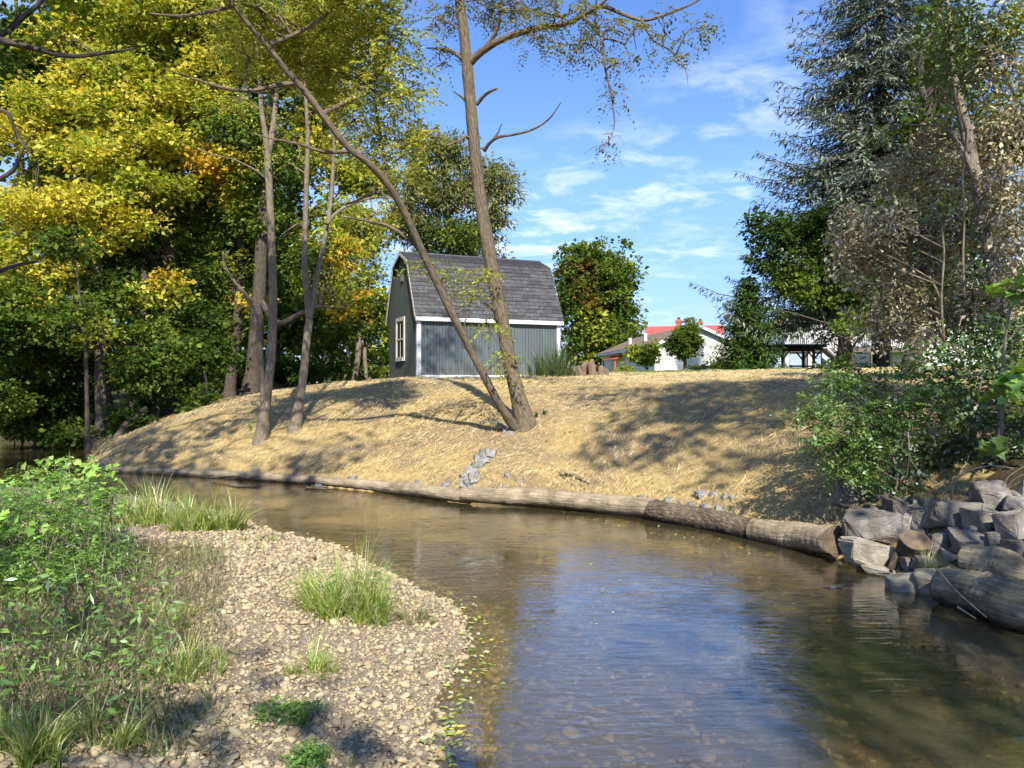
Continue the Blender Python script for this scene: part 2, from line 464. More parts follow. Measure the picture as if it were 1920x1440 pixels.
M['white_paint'] = surface('white_paint', [(0.3, (0.56, 0.56, 0.56)), (0.7, (0.70, 0.70, 0.69))], 3, rough=0.55, bump=0.08, bscale=40, bdist=0.003)
M['cream_trim'] = surface('cream_trim', [(0.3, (0.50, 0.46, 0.38)), (0.7, (0.62, 0.58, 0.50))], 3, rough=0.6, bump=0.1, bscale=40, bdist=0.003)
M['siding_slate'] = surface('slate_painted_siding', [(0.25, (0.078, 0.097, 0.100)), (0.75, (0.108, 0.130, 0.132))], 3, rough=0.62, bump=0.15, bscale=25, bdist=0.004, stretch=(6, 6, 0.6), var=0.12, spec=0.4, splash=True)
M['siding_core'] = surface('groove_shadow_board', [(0.3, (0.022, 0.028, 0.032)), (0.7, (0.035, 0.042, 0.046))], 5, bump=0)
M['siding_green'] = surface('green_grey_painted_siding', [(0.25, (0.072, 0.086, 0.080)), (0.75, (0.102, 0.118, 0.110))], 3, rough=0.5, bump=0.15, bscale=25, bdist=0.004, stretch=(6, 6, 0.6), var=0.12, spec=0.5, splash=True)
M['shingle'] = surface('charcoal_shingle', [(0.25, (0.040, 0.040, 0.042)), (0.55, (0.070, 0.070, 0.072)), (0.8, (0.115, 0.114, 0.114))], 9, 8, 0.95, 0.4, 90, 0.004, var=0.28)
M['roof_deck'] = surface('charcoal_roof_deck', [(0.3, (0.04, 0.041, 0.046)), (0.7, (0.07, 0.071, 0.078))], 9, bump=0.2)
M['house_siding'] = surface('cream_clapboard', [(0.3, (0.66, 0.64, 0.56)), (0.7, (0.76, 0.74, 0.66))], 2, rough=0.6, bump=0.05, bscale=30, bdist=0.003)
M['tan_siding'] = surface('tan_clapboard', [(0.3, (0.46, 0.40, 0.30)), (0.7, (0.54, 0.48, 0.37))], 2, rough=0.6, bump=0.05, bscale=30, bdist=0.003)
M['brown_roof'] = surface('brown_shingle_roof', [(0.3, (0.14, 0.095, 0.07)), (0.7, (0.24, 0.17, 0.125))], 3, bump=0.4, bscale=12, bdist=0.02, stretch=(1, 4, 4))
M['tan_roof'] = surface('tan_shingle_roof', [(0.3, (0.36, 0.25, 0.16)), (0.7, (0.50, 0.36, 0.24))], 3, bump=0.4, bscale=12, bdist=0.02)
M['red_roof'] = surface('red_metal_roof', [(0.3, (0.40, 0.075, 0.06)), (0.7, (0.50, 0.11, 0.09))], 2, rough=0.45, bump=0.05, spec=0.5)
M['brick'] = surface('red_brick', [(0.3, (0.28, 0.09, 0.07)), (0.7, (0.42, 0.17, 0.13))], 4, bump=0.4, bscale=14)
M['red_paint'] = surface('red_paint', [(0.3, (0.45, 0.07, 0.04)), (0.7, (0.55, 0.11, 0.06))], 4, rough=0.5, bump=0.05)
M['dark_wood'] = surface('dark_red_wood', [(0.3, (0.045, 0.022, 0.018)), (0.7, (0.095, 0.05, 0.04))], 4, rough=0.7, bump=0.2, stretch=(1, 1, 6))
M['stump_wood'] = surface('split_weathered_wood', [(0.25, (0.10, 0.065, 0.045)), (0.6, (0.24, 0.165, 0.115)), (0.85, (0.36, 0.27, 0.2))], 5, 7, bump=0.8, bscale=18, bdist=0.04, stretch=(4, 4, 1))
M['grey_deck'] = surface('weathered_deck_board', [(0.3, (0.10, 0.075, 0.06)), (0.7, (0.19, 0.145, 0.115))], 4, bump=0.2)

def glass_dark(name):
    m, t, o = mat_new(name)
    b = N(t, 'ShaderNodeBsdfPrincipled')
    f = noise(t, 3, 2, 0.5, coords(t))
    c = ramp(t, f, [(0.3, (0.010, 0.012, 0.013)), (0.7, (0.03, 0.034, 0.036))])
    t.links.new(c, b.inputs['Base Color'])
    b.inputs['Roughness'].default_value = 0.04; b.inputs['Specular IOR Level'].default_value = 0.9
    t.links.new(b.outputs[0], o.inputs[0])
    return m
M['pane'] = glass_dark('window_glass')

# ground materials ---------------------------------------------------
def ground_mat(name, stops, s1, bump, bs, dist, stops2=None, s2=0.6, rough=0.95):
    m, t, o = mat_new(name)
    v = coords(t, 'Object')
    c = ramp(t, noise(t, s1, 8, 0.68, v), stops)
    if stops2:
        c2 = ramp(t, noise(t, s1*1.7, 8, 0.68, v), stops2)
        k = N(t, 'ShaderNodeMapRange'); k.inputs['From Min'].default_value = 0.45; k.inputs['From Max'].default_value = 0.6
        t.links.new(noise(t, s2, 4, 0.6, v), k.inputs['Value'])
        x = N(t, 'ShaderNodeMix', data_type='RGBA'); t.links.new(k.outputs[0], x.inputs['Factor'])
        t.links.new(c, x.inputs['A']); t.links.new(c2, x.inputs['B']); c = x.outputs['Result']
    b = N(t, 'ShaderNodeBsdfPrincipled'); b.inputs['Roughness'].default_value = rough; b.inputs['Specular IOR Level'].default_value = 0.15
    t.links.new(c, b.inputs['Base Color'])
    bp = N(t, 'ShaderNodeBump'); bp.inputs['Strength'].default_value = bump; bp.inputs['Distance'].default_value = dist
    t.links.new(noise(t, bs, 7, 0.7, v), bp.inputs['Height']); t.links.new(bp.outputs[0], b.inputs['Normal'])
    t.links.new(b.outputs[0], o.inputs[0])
    return m
M['straw_ground'] = ground_mat('straw_matting', [(0.25, (0.20, 0.135, 0.054)), (0.5, (0.43, 0.31, 0.125)), (0.75, (0.60, 0.45, 0.21))], 9, 0.9, 26, 0.05,
                               [(0.25, (0.14, 0.10, 0.055)), (0.5, (0.28, 0.205, 0.11)), (0.75, (0.44, 0.34, 0.18))], 0.9)
M['lawn'] = ground_mat('lawn_turf', [(0.3, (0.055, 0.10, 0.018)), (0.7, (0.13, 0.19, 0.045))], 4, 0.8, 30, 0.04, [(0.3, (0.12, 0.13, 0.035)), (0.7, (0.2, 0.2, 0.07))], 0.3)
M['forest_floor'] = ground_mat('leaf_litter', [(0.3, (0.035, 0.026, 0.014)), (0.7, (0.11, 0.08, 0.042))], 7, 0.9, 30, 0.05, [(0.3, (0.03, 0.045, 0.012)), (0.7, (0.07, 0.10, 0.03))], 0.5)
M['gravel_ground'] = ground_mat('gravel_sand', [(0.3, (0.16, 0.125, 0.085)), (0.55, (0.33, 0.265, 0.185)), (0.75, (0.48, 0.40, 0.29))], 22, 0.9, 45, 0.03)
M['bed'] = ground_mat('stream_bed_silt', [(0.3, (0.115, 0.09, 0.048)), (0.55, (0.18, 0.145, 0.078)), (0.75, (0.26, 0.215, 0.125))], 6, 0.8, 20, 0.05)

def water_mat():
    m, t, o = mat_new('shallow_brown_water')
    v = coords(t, 'Object')
    # wind-ruffled and still patches
    patch = N(t, 'ShaderNodeMapRange'); patch.inputs['From Min'].default_value = 0.35; patch.inputs['From Max'].default_value = 0.68
    patch.inputs['To Min'].default_value = 0.12; patch.inputs['To Max'].default_value = 1.7
    t.links.new(noise(t, 0.7, 3, 0.5, v), patch.inputs['Value'])
    mp2 = N(t, 'ShaderNodeMapping'); mp2.inputs['Scale'].default_value = (0.8, 2.8, 1.0); mp2.inputs['Rotation'].default_value = (0, 0, math.radians(-28))
    t.links.new(v, mp2.inputs[0])
    n1 = noise(t, 5.5, 3, 0.5, mp2.outputs[0], 0.4)
    n2 = noise(t, 17, 2, 0.5, mp2.outputs[0], 0.3)
    n3 = noise(t, 1.4, 2, 0.5, v)
    a1 = N(t, 'ShaderNodeMath', operation='MULTIPLY_ADD'); a1.inputs[1].default_value = 0.10
    t.links.new(n2, a1.inputs[0]); t.links.new(n1, a1.inputs[2])
    a2 = N(t, 'ShaderNodeMath', operation='MULTIPLY'); t.links.new(a1.outputs[0], a2.inputs[0]); t.links.new(patch.outputs[0], a2.inputs[1])
    a3 = N(t, 'ShaderNodeMath', operation='MULTIPLY_ADD'); a3.inputs[1].default_value = 0.8
    t.links.new(n3, a3.inputs[0]); t.links.new(a2.outputs[0], a3.inputs[2])
    bp = N(t, 'ShaderNodeBump'); bp.inputs['Strength'].default_value = 0.36; bp.inputs['Distance'].default_value = 0.015
    t.links.new(a3.outputs[0], bp.inputs['Height'])
    # Schlick reflectance from the angle of view, the same from above and below the surface
    ge = N(t, 'ShaderNodeNewGeometry')
    dt = N(t, 'ShaderNodeVectorMath', operation='DOT_PRODUCT'); t.links.new(bp.outputs[0], dt.inputs[0]); t.links.new(ge.outputs['Incoming'], dt.inputs[1])
    ab = N(t, 'ShaderNodeMath', operation='ABSOLUTE'); t.links.new(dt.outputs['Value'], ab.inputs[0])
    om = N(t, 'ShaderNodeMath', operation='SUBTRACT'); om.inputs[0].default_value = 1.0; om.use_clamp = True; t.links.new(ab.outputs[0], om.inputs[1])
    pw = N(t, 'ShaderNodeMath', operation='POWER'); pw.inputs[1].default_value = 2.9; t.links.new(om.outputs[0], pw.inputs[0])
    fr = N(t, 'ShaderNodeMath', operation='MULTIPLY_ADD'); fr.inputs[1].default_value = 0.95; fr.inputs[2].default_value = 0.05; t.links.new(pw.outputs[0], fr.inputs[0])
    gl = N(t, 'ShaderNodeBsdfGlossy'); gl.inputs['Roughness'].default_value = 0.02
    t.links.new(bp.outputs[0], gl.inputs['Normal'])
    tr = N(t, 'ShaderNodeBsdfTransparent'); tr.inputs[0].default_value = (0.80, 0.73, 0.52, 1)
    # fine suspended silt
    si = N(t, 'ShaderNodeBsdfDiffuse'); si.inputs[0].default_value = (0.20, 0.175, 0.09, 1)
    mu = N(t, 'ShaderNodeMixShader'); mu.inputs[0].default_value = 0.22; t.links.new(tr.outputs[0], mu.inputs[1]); t.links.new(si.outputs[0], mu.inputs[2])
    x = N(t, 'ShaderNodeMixShader'); t.links.new(fr.outputs[0], x.inputs[0])
    t.links.new(mu.outputs[0], x.inputs[1]); t.links.new(gl.outputs[0], x.inputs[2])
    t.links.new(x.outputs[0], o.inputs[0])
    return m
M['water'] = water_mat()

# ------------------------------------------------------------------ terrain
RS = np.array([(4.4,-14),(4.2,0),(4.1,3),(3.95,5.2),(3.7,6.4),(3.45,7.5),(2.85,8.8),(1.84,10.25),(.31,11.35),(-.64,11.75),(-2.3,12.75),(-3.8,13.75),
               (-5.2,14.5),(-6.66,15.1),(-8.1,15.6),(-9.5,17.0),(-10.7,19.5),(-12.0,22.3),(-14.5,25.3),(-20,28),(-40,33),(-90,42)], float)
LS = np.array([(2.0,-14),(1.2,-2),(0.55,1.6),(0.0,2.9),(-.27,3.6),(-.35,4.25),(-.27,4.8),(-.2,5.4),(-.34,6.2),(-1.0,7.2),(-1.92,8.65),(-2.83,9.4),(-4.0,10.9),
               (-5.6,12.3),(-8,13.2),(-11,15),(-16,18.5),(-25,21.5),(-90,34)], float)

def sdist(pl, x, y):
    """signed distance to a polyline, positive on its right-hand side (walking along it)"""
    best = np.full(x.shape, 1e9); sg = np.ones(x.shape)
    for a, b in zip(pl[:-1], pl[1:]):
        d = b - a; L2 = d @ d
        t = np.clip(((x-a[0])*d[0] + (y-a[1])*d[1]) / L2, 0, 1)
        qx, qy = a[0] + t*d[0], a[1] + t*d[1]
        r = np.hypot(x-qx, y-qy)
        cr = d[0]*(y-a[1]) - d[1]*(x-a[0])
        m = r < best - 1e-9
        best = np.where(m, r, best); sg = np.where(m, np.where(cr < 0, 1.0, -1.0), sg)
    return best * sg

def wob(x, y, s, ph=0.0):
    return (np.sin(x*s*1.7+ph)*np.cos(y*s*1.3-ph*1.7) + 0.5*np.sin(x*s*3.1-y*s*2.3+ph*2.1) + 0.3*np.cos(x*s*5.7+y*s*6.1+ph))/1.8

BP_D = [0, 0.12, 0.5, 1.1, 1.8, 2.7, 3.6, 4.6, 6.0, 8.6, 11, 16, 25, 45, 90, 3000]
BP_Z = [-0.12, 0.10, 0.34, 0.68, 1.05, 1.42, 1.66, 1.80, 1.88, 1.94, 2.00, 2.16, 2.46, 2.05, 2.3, 2.3]
def hz(x, y):
    x = np.asarray(x, float); y = np.asarray(y, float)
    dr = sdist(RS, x, y); dl = -sdist(LS, x, y)
    # bank on the far side
    bank = np.interp(dr, BP_D, BP_Z)
    k = np.interp(x, [-30, -12, -8, -3, 6, 40], [0.62, 0.68, 0.80, 1.0, 1.0, 1.06])
    bank = np.where(bank > 0.3, 0.3 + (bank-0.3)*k, bank)
    bank = bank + np.clip(dr/3, 0, 1)*(0.05*wob(x, y, 1.1, 1.0) + 0.07*wob(x, y, 0.42, 2.0) + 0.022*wob(x, y, 2.9, 0.3))
    bar = np.interp(dl, [0, 0.3, 1.2, 2.5, 5, 12, 60], [-0.03, 0.05, 0.16, 0.26, 0.42, 0.7, 1.2]) + np.clip(dl, 0, 1)*0.03*wob(x, y, 1.9, 0.4)
    dep = np.minimum(-dr*0.55, -dl*0.16)
    dep = np.clip(dep, 0, 0.42)
    bed = np.where(-dr < -dl, -0.12, -0.03) - dep + 0.02*wob(x, y, 2.7, 3.0)
    bed = np.minimum(bed, -0.03)
    return np.where(dr > 0, bank, np.where(dl > 0, bar, bed))

def hz1(x, y):
    return float(hz(np.array([x]), np.array([y]))[0])

def G(px, py, y0=3.0, y1=60.0):
    """point of the ground seen at a photo pixel"""
    Y = np.concatenate([np.arange(y0, 30, 0.03), np.arange(30, y1, 0.1)])
    X = (px-960.0)/FPX*Y; Z = CZ-(py-720.0)/FPX*Y
    h = np.maximum(hz(X, Y), 0.0)
    i = np.argmax(Z <= h)
    if not (Z <= h).any(): i = len(Y)-1
    return np.array([X[i], Y[i], h[i]])

def ax(parts):
    return np.unique(np.round(np.concatenate(parts), 4))
gx = ax([np.array([-3000, -800, -300, -150]), np.arange(-90, -26, 4.0), np.arange(-26, -13, 0.8), np.arange(-13, 9, 0.13), np.arange(9, 30, 0.8), np.arange(30, 90, 4.0), np.array([150, 300, 800, 3000])])
gy = ax([np.array([-800, -200, -60]), np.arange(-30, 2, 2.0), np.arange(2, 25, 0.13), np.arange(25, 45, 0.8), np.arange(45, 110, 4.0), np.array([150, 300, 800, 3000])])
GX, GY = np.meshgrid(gx, gy)
GZ = hz(GX.ravel(), GY.ravel()).reshape(GX.shape)
TV = np.stack([GX, GY, GZ], -1).reshape(-1, 3)
nx, ny = len(gx), len(gy)
ii, jj = np.meshgrid(np.arange(nx-1), np.arange(ny-1))
TF = np.stack([jj*nx+ii, jj*nx+ii+1, (jj+1)*nx+ii+1, (jj+1)*nx+ii], -1).reshape(-1, 4)
FC = TV[TF].mean(1)
fdr = sdist(RS, FC[:, 0], FC[:, 1]); fdl = -sdist(LS, FC[:, 0], FC[:, 1])

def straw_zone(x, y, dr):
    edge = np.interp(x, [-11, -9, -6, -3, 0, 3, 10, 16], [2.6, 4.0, 6.2, 9.2, 12, 15, 19.5, 20.5]) + 0.6*wob(x, y, 0.9, 5.0)
    right = x < 4.2 + 0.62*(y-7) + 0.5*wob(x, y, 0.8, 2.2)
    return (dr > 0.0) & (dr < edge) & right & (x > -11.2)

straw_m = straw_zone(FC[:, 0], FC[:, 1], fdr)
bank_m = (fdr > 0) & ~straw_m
lawn_m = bank_m & (FC[:, 0] > -2.5) & (FC[:, 1] > 16) & (FC[:, 0] > -0.35*(FC[:, 1]-24)-2.0)
floor_m = bank_m & ~lawn_m
bar_m = (fdl > -0.25) & (fdr <= 0)
floodplain_m = bar_m & ((fdl > 9) | (FC[:, 1] < -3))
bar_m = bar_m & ~floodplain_m
bed_m = (fdr <= 0) & ~bar_m & ~floodplain_m
def zone(name, mask, mat):
    F = TF[mask]; u, inv = np.unique(F, return_inverse=True)
    me = fast_mesh(name, TV[u], inv.reshape(-1, 4), mat, True)
    return tag(mobj(name, me), kind='structure')
zone('straw_bank', straw_m, M['straw_ground'])
zone('lawn', lawn_m, M['lawn'])
zone('forest_floor', floor_m, M['forest_floor'])
gravel_bar = zone('gravel_bar', bar_m, M['gravel_ground'])
zone('flood_plain', floodplain_m, M['forest_floor'])
zone('stream_bed', bed_m, M['bed'])

wm = (FC[:, 2] < 0.12) & (FC[:, 1] > -31) & (FC[:, 1] < 60) & (FC[:, 0] > -90) & (fdr < 0.6) & (fdl < 0.8)
F = TF[wm]; u, inv = np.unique(F, return_inverse=True)
WV = TV[u].copy(); WV[:, 2] = 0.0
tag(mobj('water', fast_mesh('water', WV, inv.reshape(-1, 4), M['water'], True)), kind='structure')

def surf_normal(x, y):
    e = 0.08
    return np.stack([-(hz(x+e, y)-hz(x-e, y))/(2*e), -(hz(x, y+e)-hz(x, y-e))/(2*e), np.ones_like(x)], -1)

# ------------------------------------------------------------------ leaves and sprays
def unit(a):
    return a / (np.linalg.norm(a, axis=-1, keepdims=True) + 1e-9)

def kite_leaves(g, C, D, Nn, L, W, cols, fold=0.18):
    """folded four-corner leaves: C base points, D directions, Nn normals"""
    D = unit(D); S = unit(np.cross(D, Nn)); U = np.cross(S, D)
    L = np.asarray(L).reshape(-1, 1); W = np.asarray(W).reshape(-1, 1)
    n = len(C)
    a = C; b = C + D*L*0.45 + S*W*0.5 + U*W*fold; c = C + D*L; d = C + D*L*0.45 - S*W*0.5 + U*W*fold
    V = np.stack([a, b, c, d], 1).reshape(-1, 3)
    F = np.arange(4*n).reshape(-1, 4)
    g.add(V, F, cols)

def lobed_leaves(g, C, D, Nn, L, cols, rng):
    """maple or grape shaped leaves, nine outline corners, as a fan of quads"""
    D = unit(D); S = unit(np.cross(D, Nn)); U = np.cross(S, D)
    n = len(C); L = np.asarray(L).reshape(-1, 1)
    prof = [(0.0, 0.0, 0), (-0.05, 0.42, .05), (0.33, 0.30, .02), (0.42, 0.55, .09), (0.62, 0.26, .02), (1.0, 0.0, -.06),
            (0.62, -0.26, .02), (0.42, -0.55, .09), (0.33, -0.30, .02), (-0.05, -0.42, .05), (0.38, 0.0, -0.02)]
    V = np.stack([C + D*L*p + S*L*q + U*L*r for p, q, r in prof], 1).reshape(-1, 3)
    base = np.arange(n)[:, None, None]*11
    q = np.array([[0, 1, 2, 10], [2, 3, 4, 10], [4, 5, 6, 10], [6, 7, 8, 10], [8, 9, 0, 10]])[None]
    F = (base + q).reshape(-1, 4)
    g.add(V, F, np.repeat(cols, 5, 0))

PAL = {
 'yellow': [(0.66, 0.57, 0.08), (0.68, 0.62, 0.11), (0.52, 0.52, 0.08), (0.66, 0.48, 0.07), (0.34, 0.39, 0.06), (0.46, 0.47, 0.07)],
 'orange': [(0.62, 0.44, 0.05), (0.60, 0.50, 0.06), (0.58, 0.34, 0.04), (0.42, 0.40, 0.06)],
 'yellowgreen': [(0.38, 0.40, 0.05), (0.28, 0.34, 0.05), (0.48, 0.47, 0.06), (0.21, 0.28, 0.045)],
 'green': [(0.115, 0.18, 0.03), (0.16, 0.23, 0.04), (0.085, 0.14, 0.025), (0.23, 0.28, 0.05)],
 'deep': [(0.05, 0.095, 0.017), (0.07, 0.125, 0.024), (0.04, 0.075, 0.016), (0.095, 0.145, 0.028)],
 'locust': [(0.42, 0.44, 0.09), (0.30, 0.36, 0.065), (0.52, 0.50, 0.11), (0.20, 0.26, 0.055), (0.58, 0.53, 0.13)],
 'locust_dry': [(0.24, 0.25, 0.06), (0.17, 0.19, 0.05), (0.32, 0.29, 0.10), (0.25, 0.19, 0.09), (0.13, 0.15, 0.04)],
 'willow': [(0.22, 0.25, 0.10), (0.28, 0.30, 0.13), (0.16, 0.19, 0.065), (0.34, 0.32, 0.13)],
 'spruce': [(0.155, 0.18, 0.12), (0.20, 0.225, 0.16), (0.11, 0.135, 0.085), (0.26, 0.28, 0.21)],
 'dryleaf': [(0.46, 0.40, 0.25), (0.35, 0.295, 0.175), (0.56, 0.50, 0.34), (0.24, 0.195, 0.11), (0.31, 0.29, 0.13)],
 'russet': [(0.22, 0.11, 0.035), (0.17, 0.13, 0.04), (0.28, 0.14, 0.03), (0.10, 0.12, 0.03)],
 'bush': [(0.13, 0.26, 0.035), (0.19, 0.34, 0.05), (0.09, 0.18, 0.025), (0.25, 0.40, 0.06)],
 'lime': [(0.27, 0.44, 0.06), (0.33, 0.48, 0.08), (0.20, 0.36, 0.05)],
 'shrub': [(0.10, 0.19, 0.03), (0.15, 0.25, 0.045), (0.07, 0.14, 0.022), (0.21, 0.30, 0.06)],
 'grass': [(0.26, 0.38, 0.05), (0.34, 0.45, 0.07), (0.19, 0.30, 0.045), (0.44, 0.46, 0.12), (0.54, 0.50, 0.22)],
 'grass_dry': [(0.34, 0.28, 0.13), (0.26, 0.24, 0.09), (0.42, 0.36, 0.20), (0.18, 0.22, 0.06)],
 'rough': [(0.12, 0.17, 0.035), (0.17, 0.21, 0.05), (0.09, 0.13, 0.03), (0.22, 0.20, 0.08), (0.24, 0.30, 0.06)],
 'straw': [(0.66, 0.50, 0.215), (0.55, 0.40, 0.16), (0.74, 0.60, 0.31), (0.40, 0.275, 0.11), (0.63, 0.49, 0.24)],
 'brush': [(0.22, 0.155, 0.085), (0.30, 0.22, 0.125), (0.15, 0.105, 0.06), (0.15, 0.17, 0.055)],
}
def pick(pal, n, rng, jit=0.16, base=None):
    """leaf colours: each leaf near a shade of its spray"""
    p = np.array(PAL[pal]); k = rng.integers(0, len(p), n)
    c = p[k]
    if base is not None:
        c = 0.5*c + 0.5*base
    return np.clip(c * (1 + jit*rng.standard_normal((n, 1))) * (1 + 0.06*rng.standard_normal((n, 3))), 0.004, 0.9)

def rand_ball(n, rng, shell=0.5):
    v = unit(rng.standard_normal((n, 3)))
    r = rng.uniform(0, 1, (n, 1)) ** (1/3)
    r = shell*np.maximum(r, 0.55 + 0.45*rng.uniform(0, 1, (n, 1))) + (1-shell)*r
    return v * r

def spray_leaves(g, centers, cdirs, pal_of, nleaf, srad, flat, leaf_len, ratio, rng, droop=0.25, lobed=False, jit=0.16):
    """leaf sprays: flattened clusters of leaves round each twig end"""
    n = len(centers)
    cnt = rng.integers(int(nleaf*0.6), int(nleaf*1.4)+1, n)
    idx = np.repeat(np.arange(n), cnt); m = len(idx)
    off = rand_ball(m, rng, 0.2) * (np.array([1, 1, flat]) * (srad*rng.uniform(0.6, 1.25, n))[idx][:, None])
    off[:, 2] -= droop * np.hypot(off[:, 0], off[:, 1])**2 / max(srad, 1e-3)
    # each spray tilts a little its own way
    tilt = 0.35*rng.standard_normal((n, 2))
    off[:, 2] += (off[:, :2]*tilt[idx]).sum(1)
    C = centers[idx] + off
    D = unit(off*np.array([1, 1, 0.4]) + 0.5*cdirs[idx]*srad + 0.5*srad*rng.standard_normal((m, 3)))
    D[:, 2] -= 0.25
    Nn = unit(np.array([0, 0, 1.0]) + 0.55*rng.standard_normal((m, 3)) + np.concatenate([0.5*tilt[idx]*-1, np.zeros((m, 1))], 1))
    L = leaf_len * np.clip(rng.lognormal(-.08, .36, m), .35, 1.7)
    cols = np.zeros((m, 3))
    for p in set(pal_of):
        ks = np.array([q == p for q in pal_of])
        base = np.array(PAL[p])[rng.integers(0, len(PAL[p]), n)]
        mk = ks[idx]
        cols[mk] = pick(p, int(mk.sum()), rng, jit, base[idx][mk])
    if lobed:
        lobed_leaves(g, C, D, Nn, L, cols, rng)
    else:
        kite_leaves(g, C, D, Nn, L, L*ratio, cols)

def pinnate(g, C, D, L, npairs, lw, pal, rng, droop=0.5, ratio=0.5):
    """compound leaves: leaflets in pairs along a drooping stalk"""
    n = len(C); D = unit(D)
    t = np.linspace(0.15, 1, npairs)
    S = unit(np.cross(D, np.array([0, 0, 1.0]) + 0.35*rng.standard_normal((n, 3))))
    L = np.asarray(L).reshape(n, 1, 1)
    pos = C[:, None] + D[:, None]*L*t[None, :, None]
    pos[..., 2] -= droop * L[..., 0] * t[None]**2
    dr = D[:, None] - np.array([0, 0, 1.0])*droop*2*t[None, :, None]*0.6
    base = np.array(PAL[pal])[rng.integers(0, len(PAL[pal]), n)]
    for sgn in (-1, 1):
        d = unit(S[:, None]*sgn + 0.45*dr + 0.12*rng.standard_normal(pos.shape))
        d[..., 2] -= 0.25
        m = n*npairs
        up = unit(np.array([0, 0, 1.0]) + 0.4*rng.standard_normal((m, 3)))
        ll = lw*np.repeat(L[:, 0, 0], npairs)*rng.uniform(0.75, 1.15, m)*np.tile(np.sin(np.pi*(0.12+0.8*t))**0.5, n)
        kite_leaves(g, pos.reshape(-1, 3), d.reshape(-1, 3), up, ll, ll*ratio, pick(pal, m, rng, 0.12, np.repeat(base, npairs, 0)))

def arc(a, b, rng, sag=0.12, n=7, lift=0.0):
    a = np.asarray(a, float); b = np.asarray(b, float)
    L = np.linalg.norm(b-a); mid = 0.5*(a+b) + sag*L*rng.standard_normal(3)*np.array([1, 1, 0.5]); mid[2] += lift*L
    q = 0.25*a + 0.75*b + 0.5*sag*L*rng.standard_normal(3); q[2] += 0.5*lift*L
    return catmull([a, mid, q, b], n)

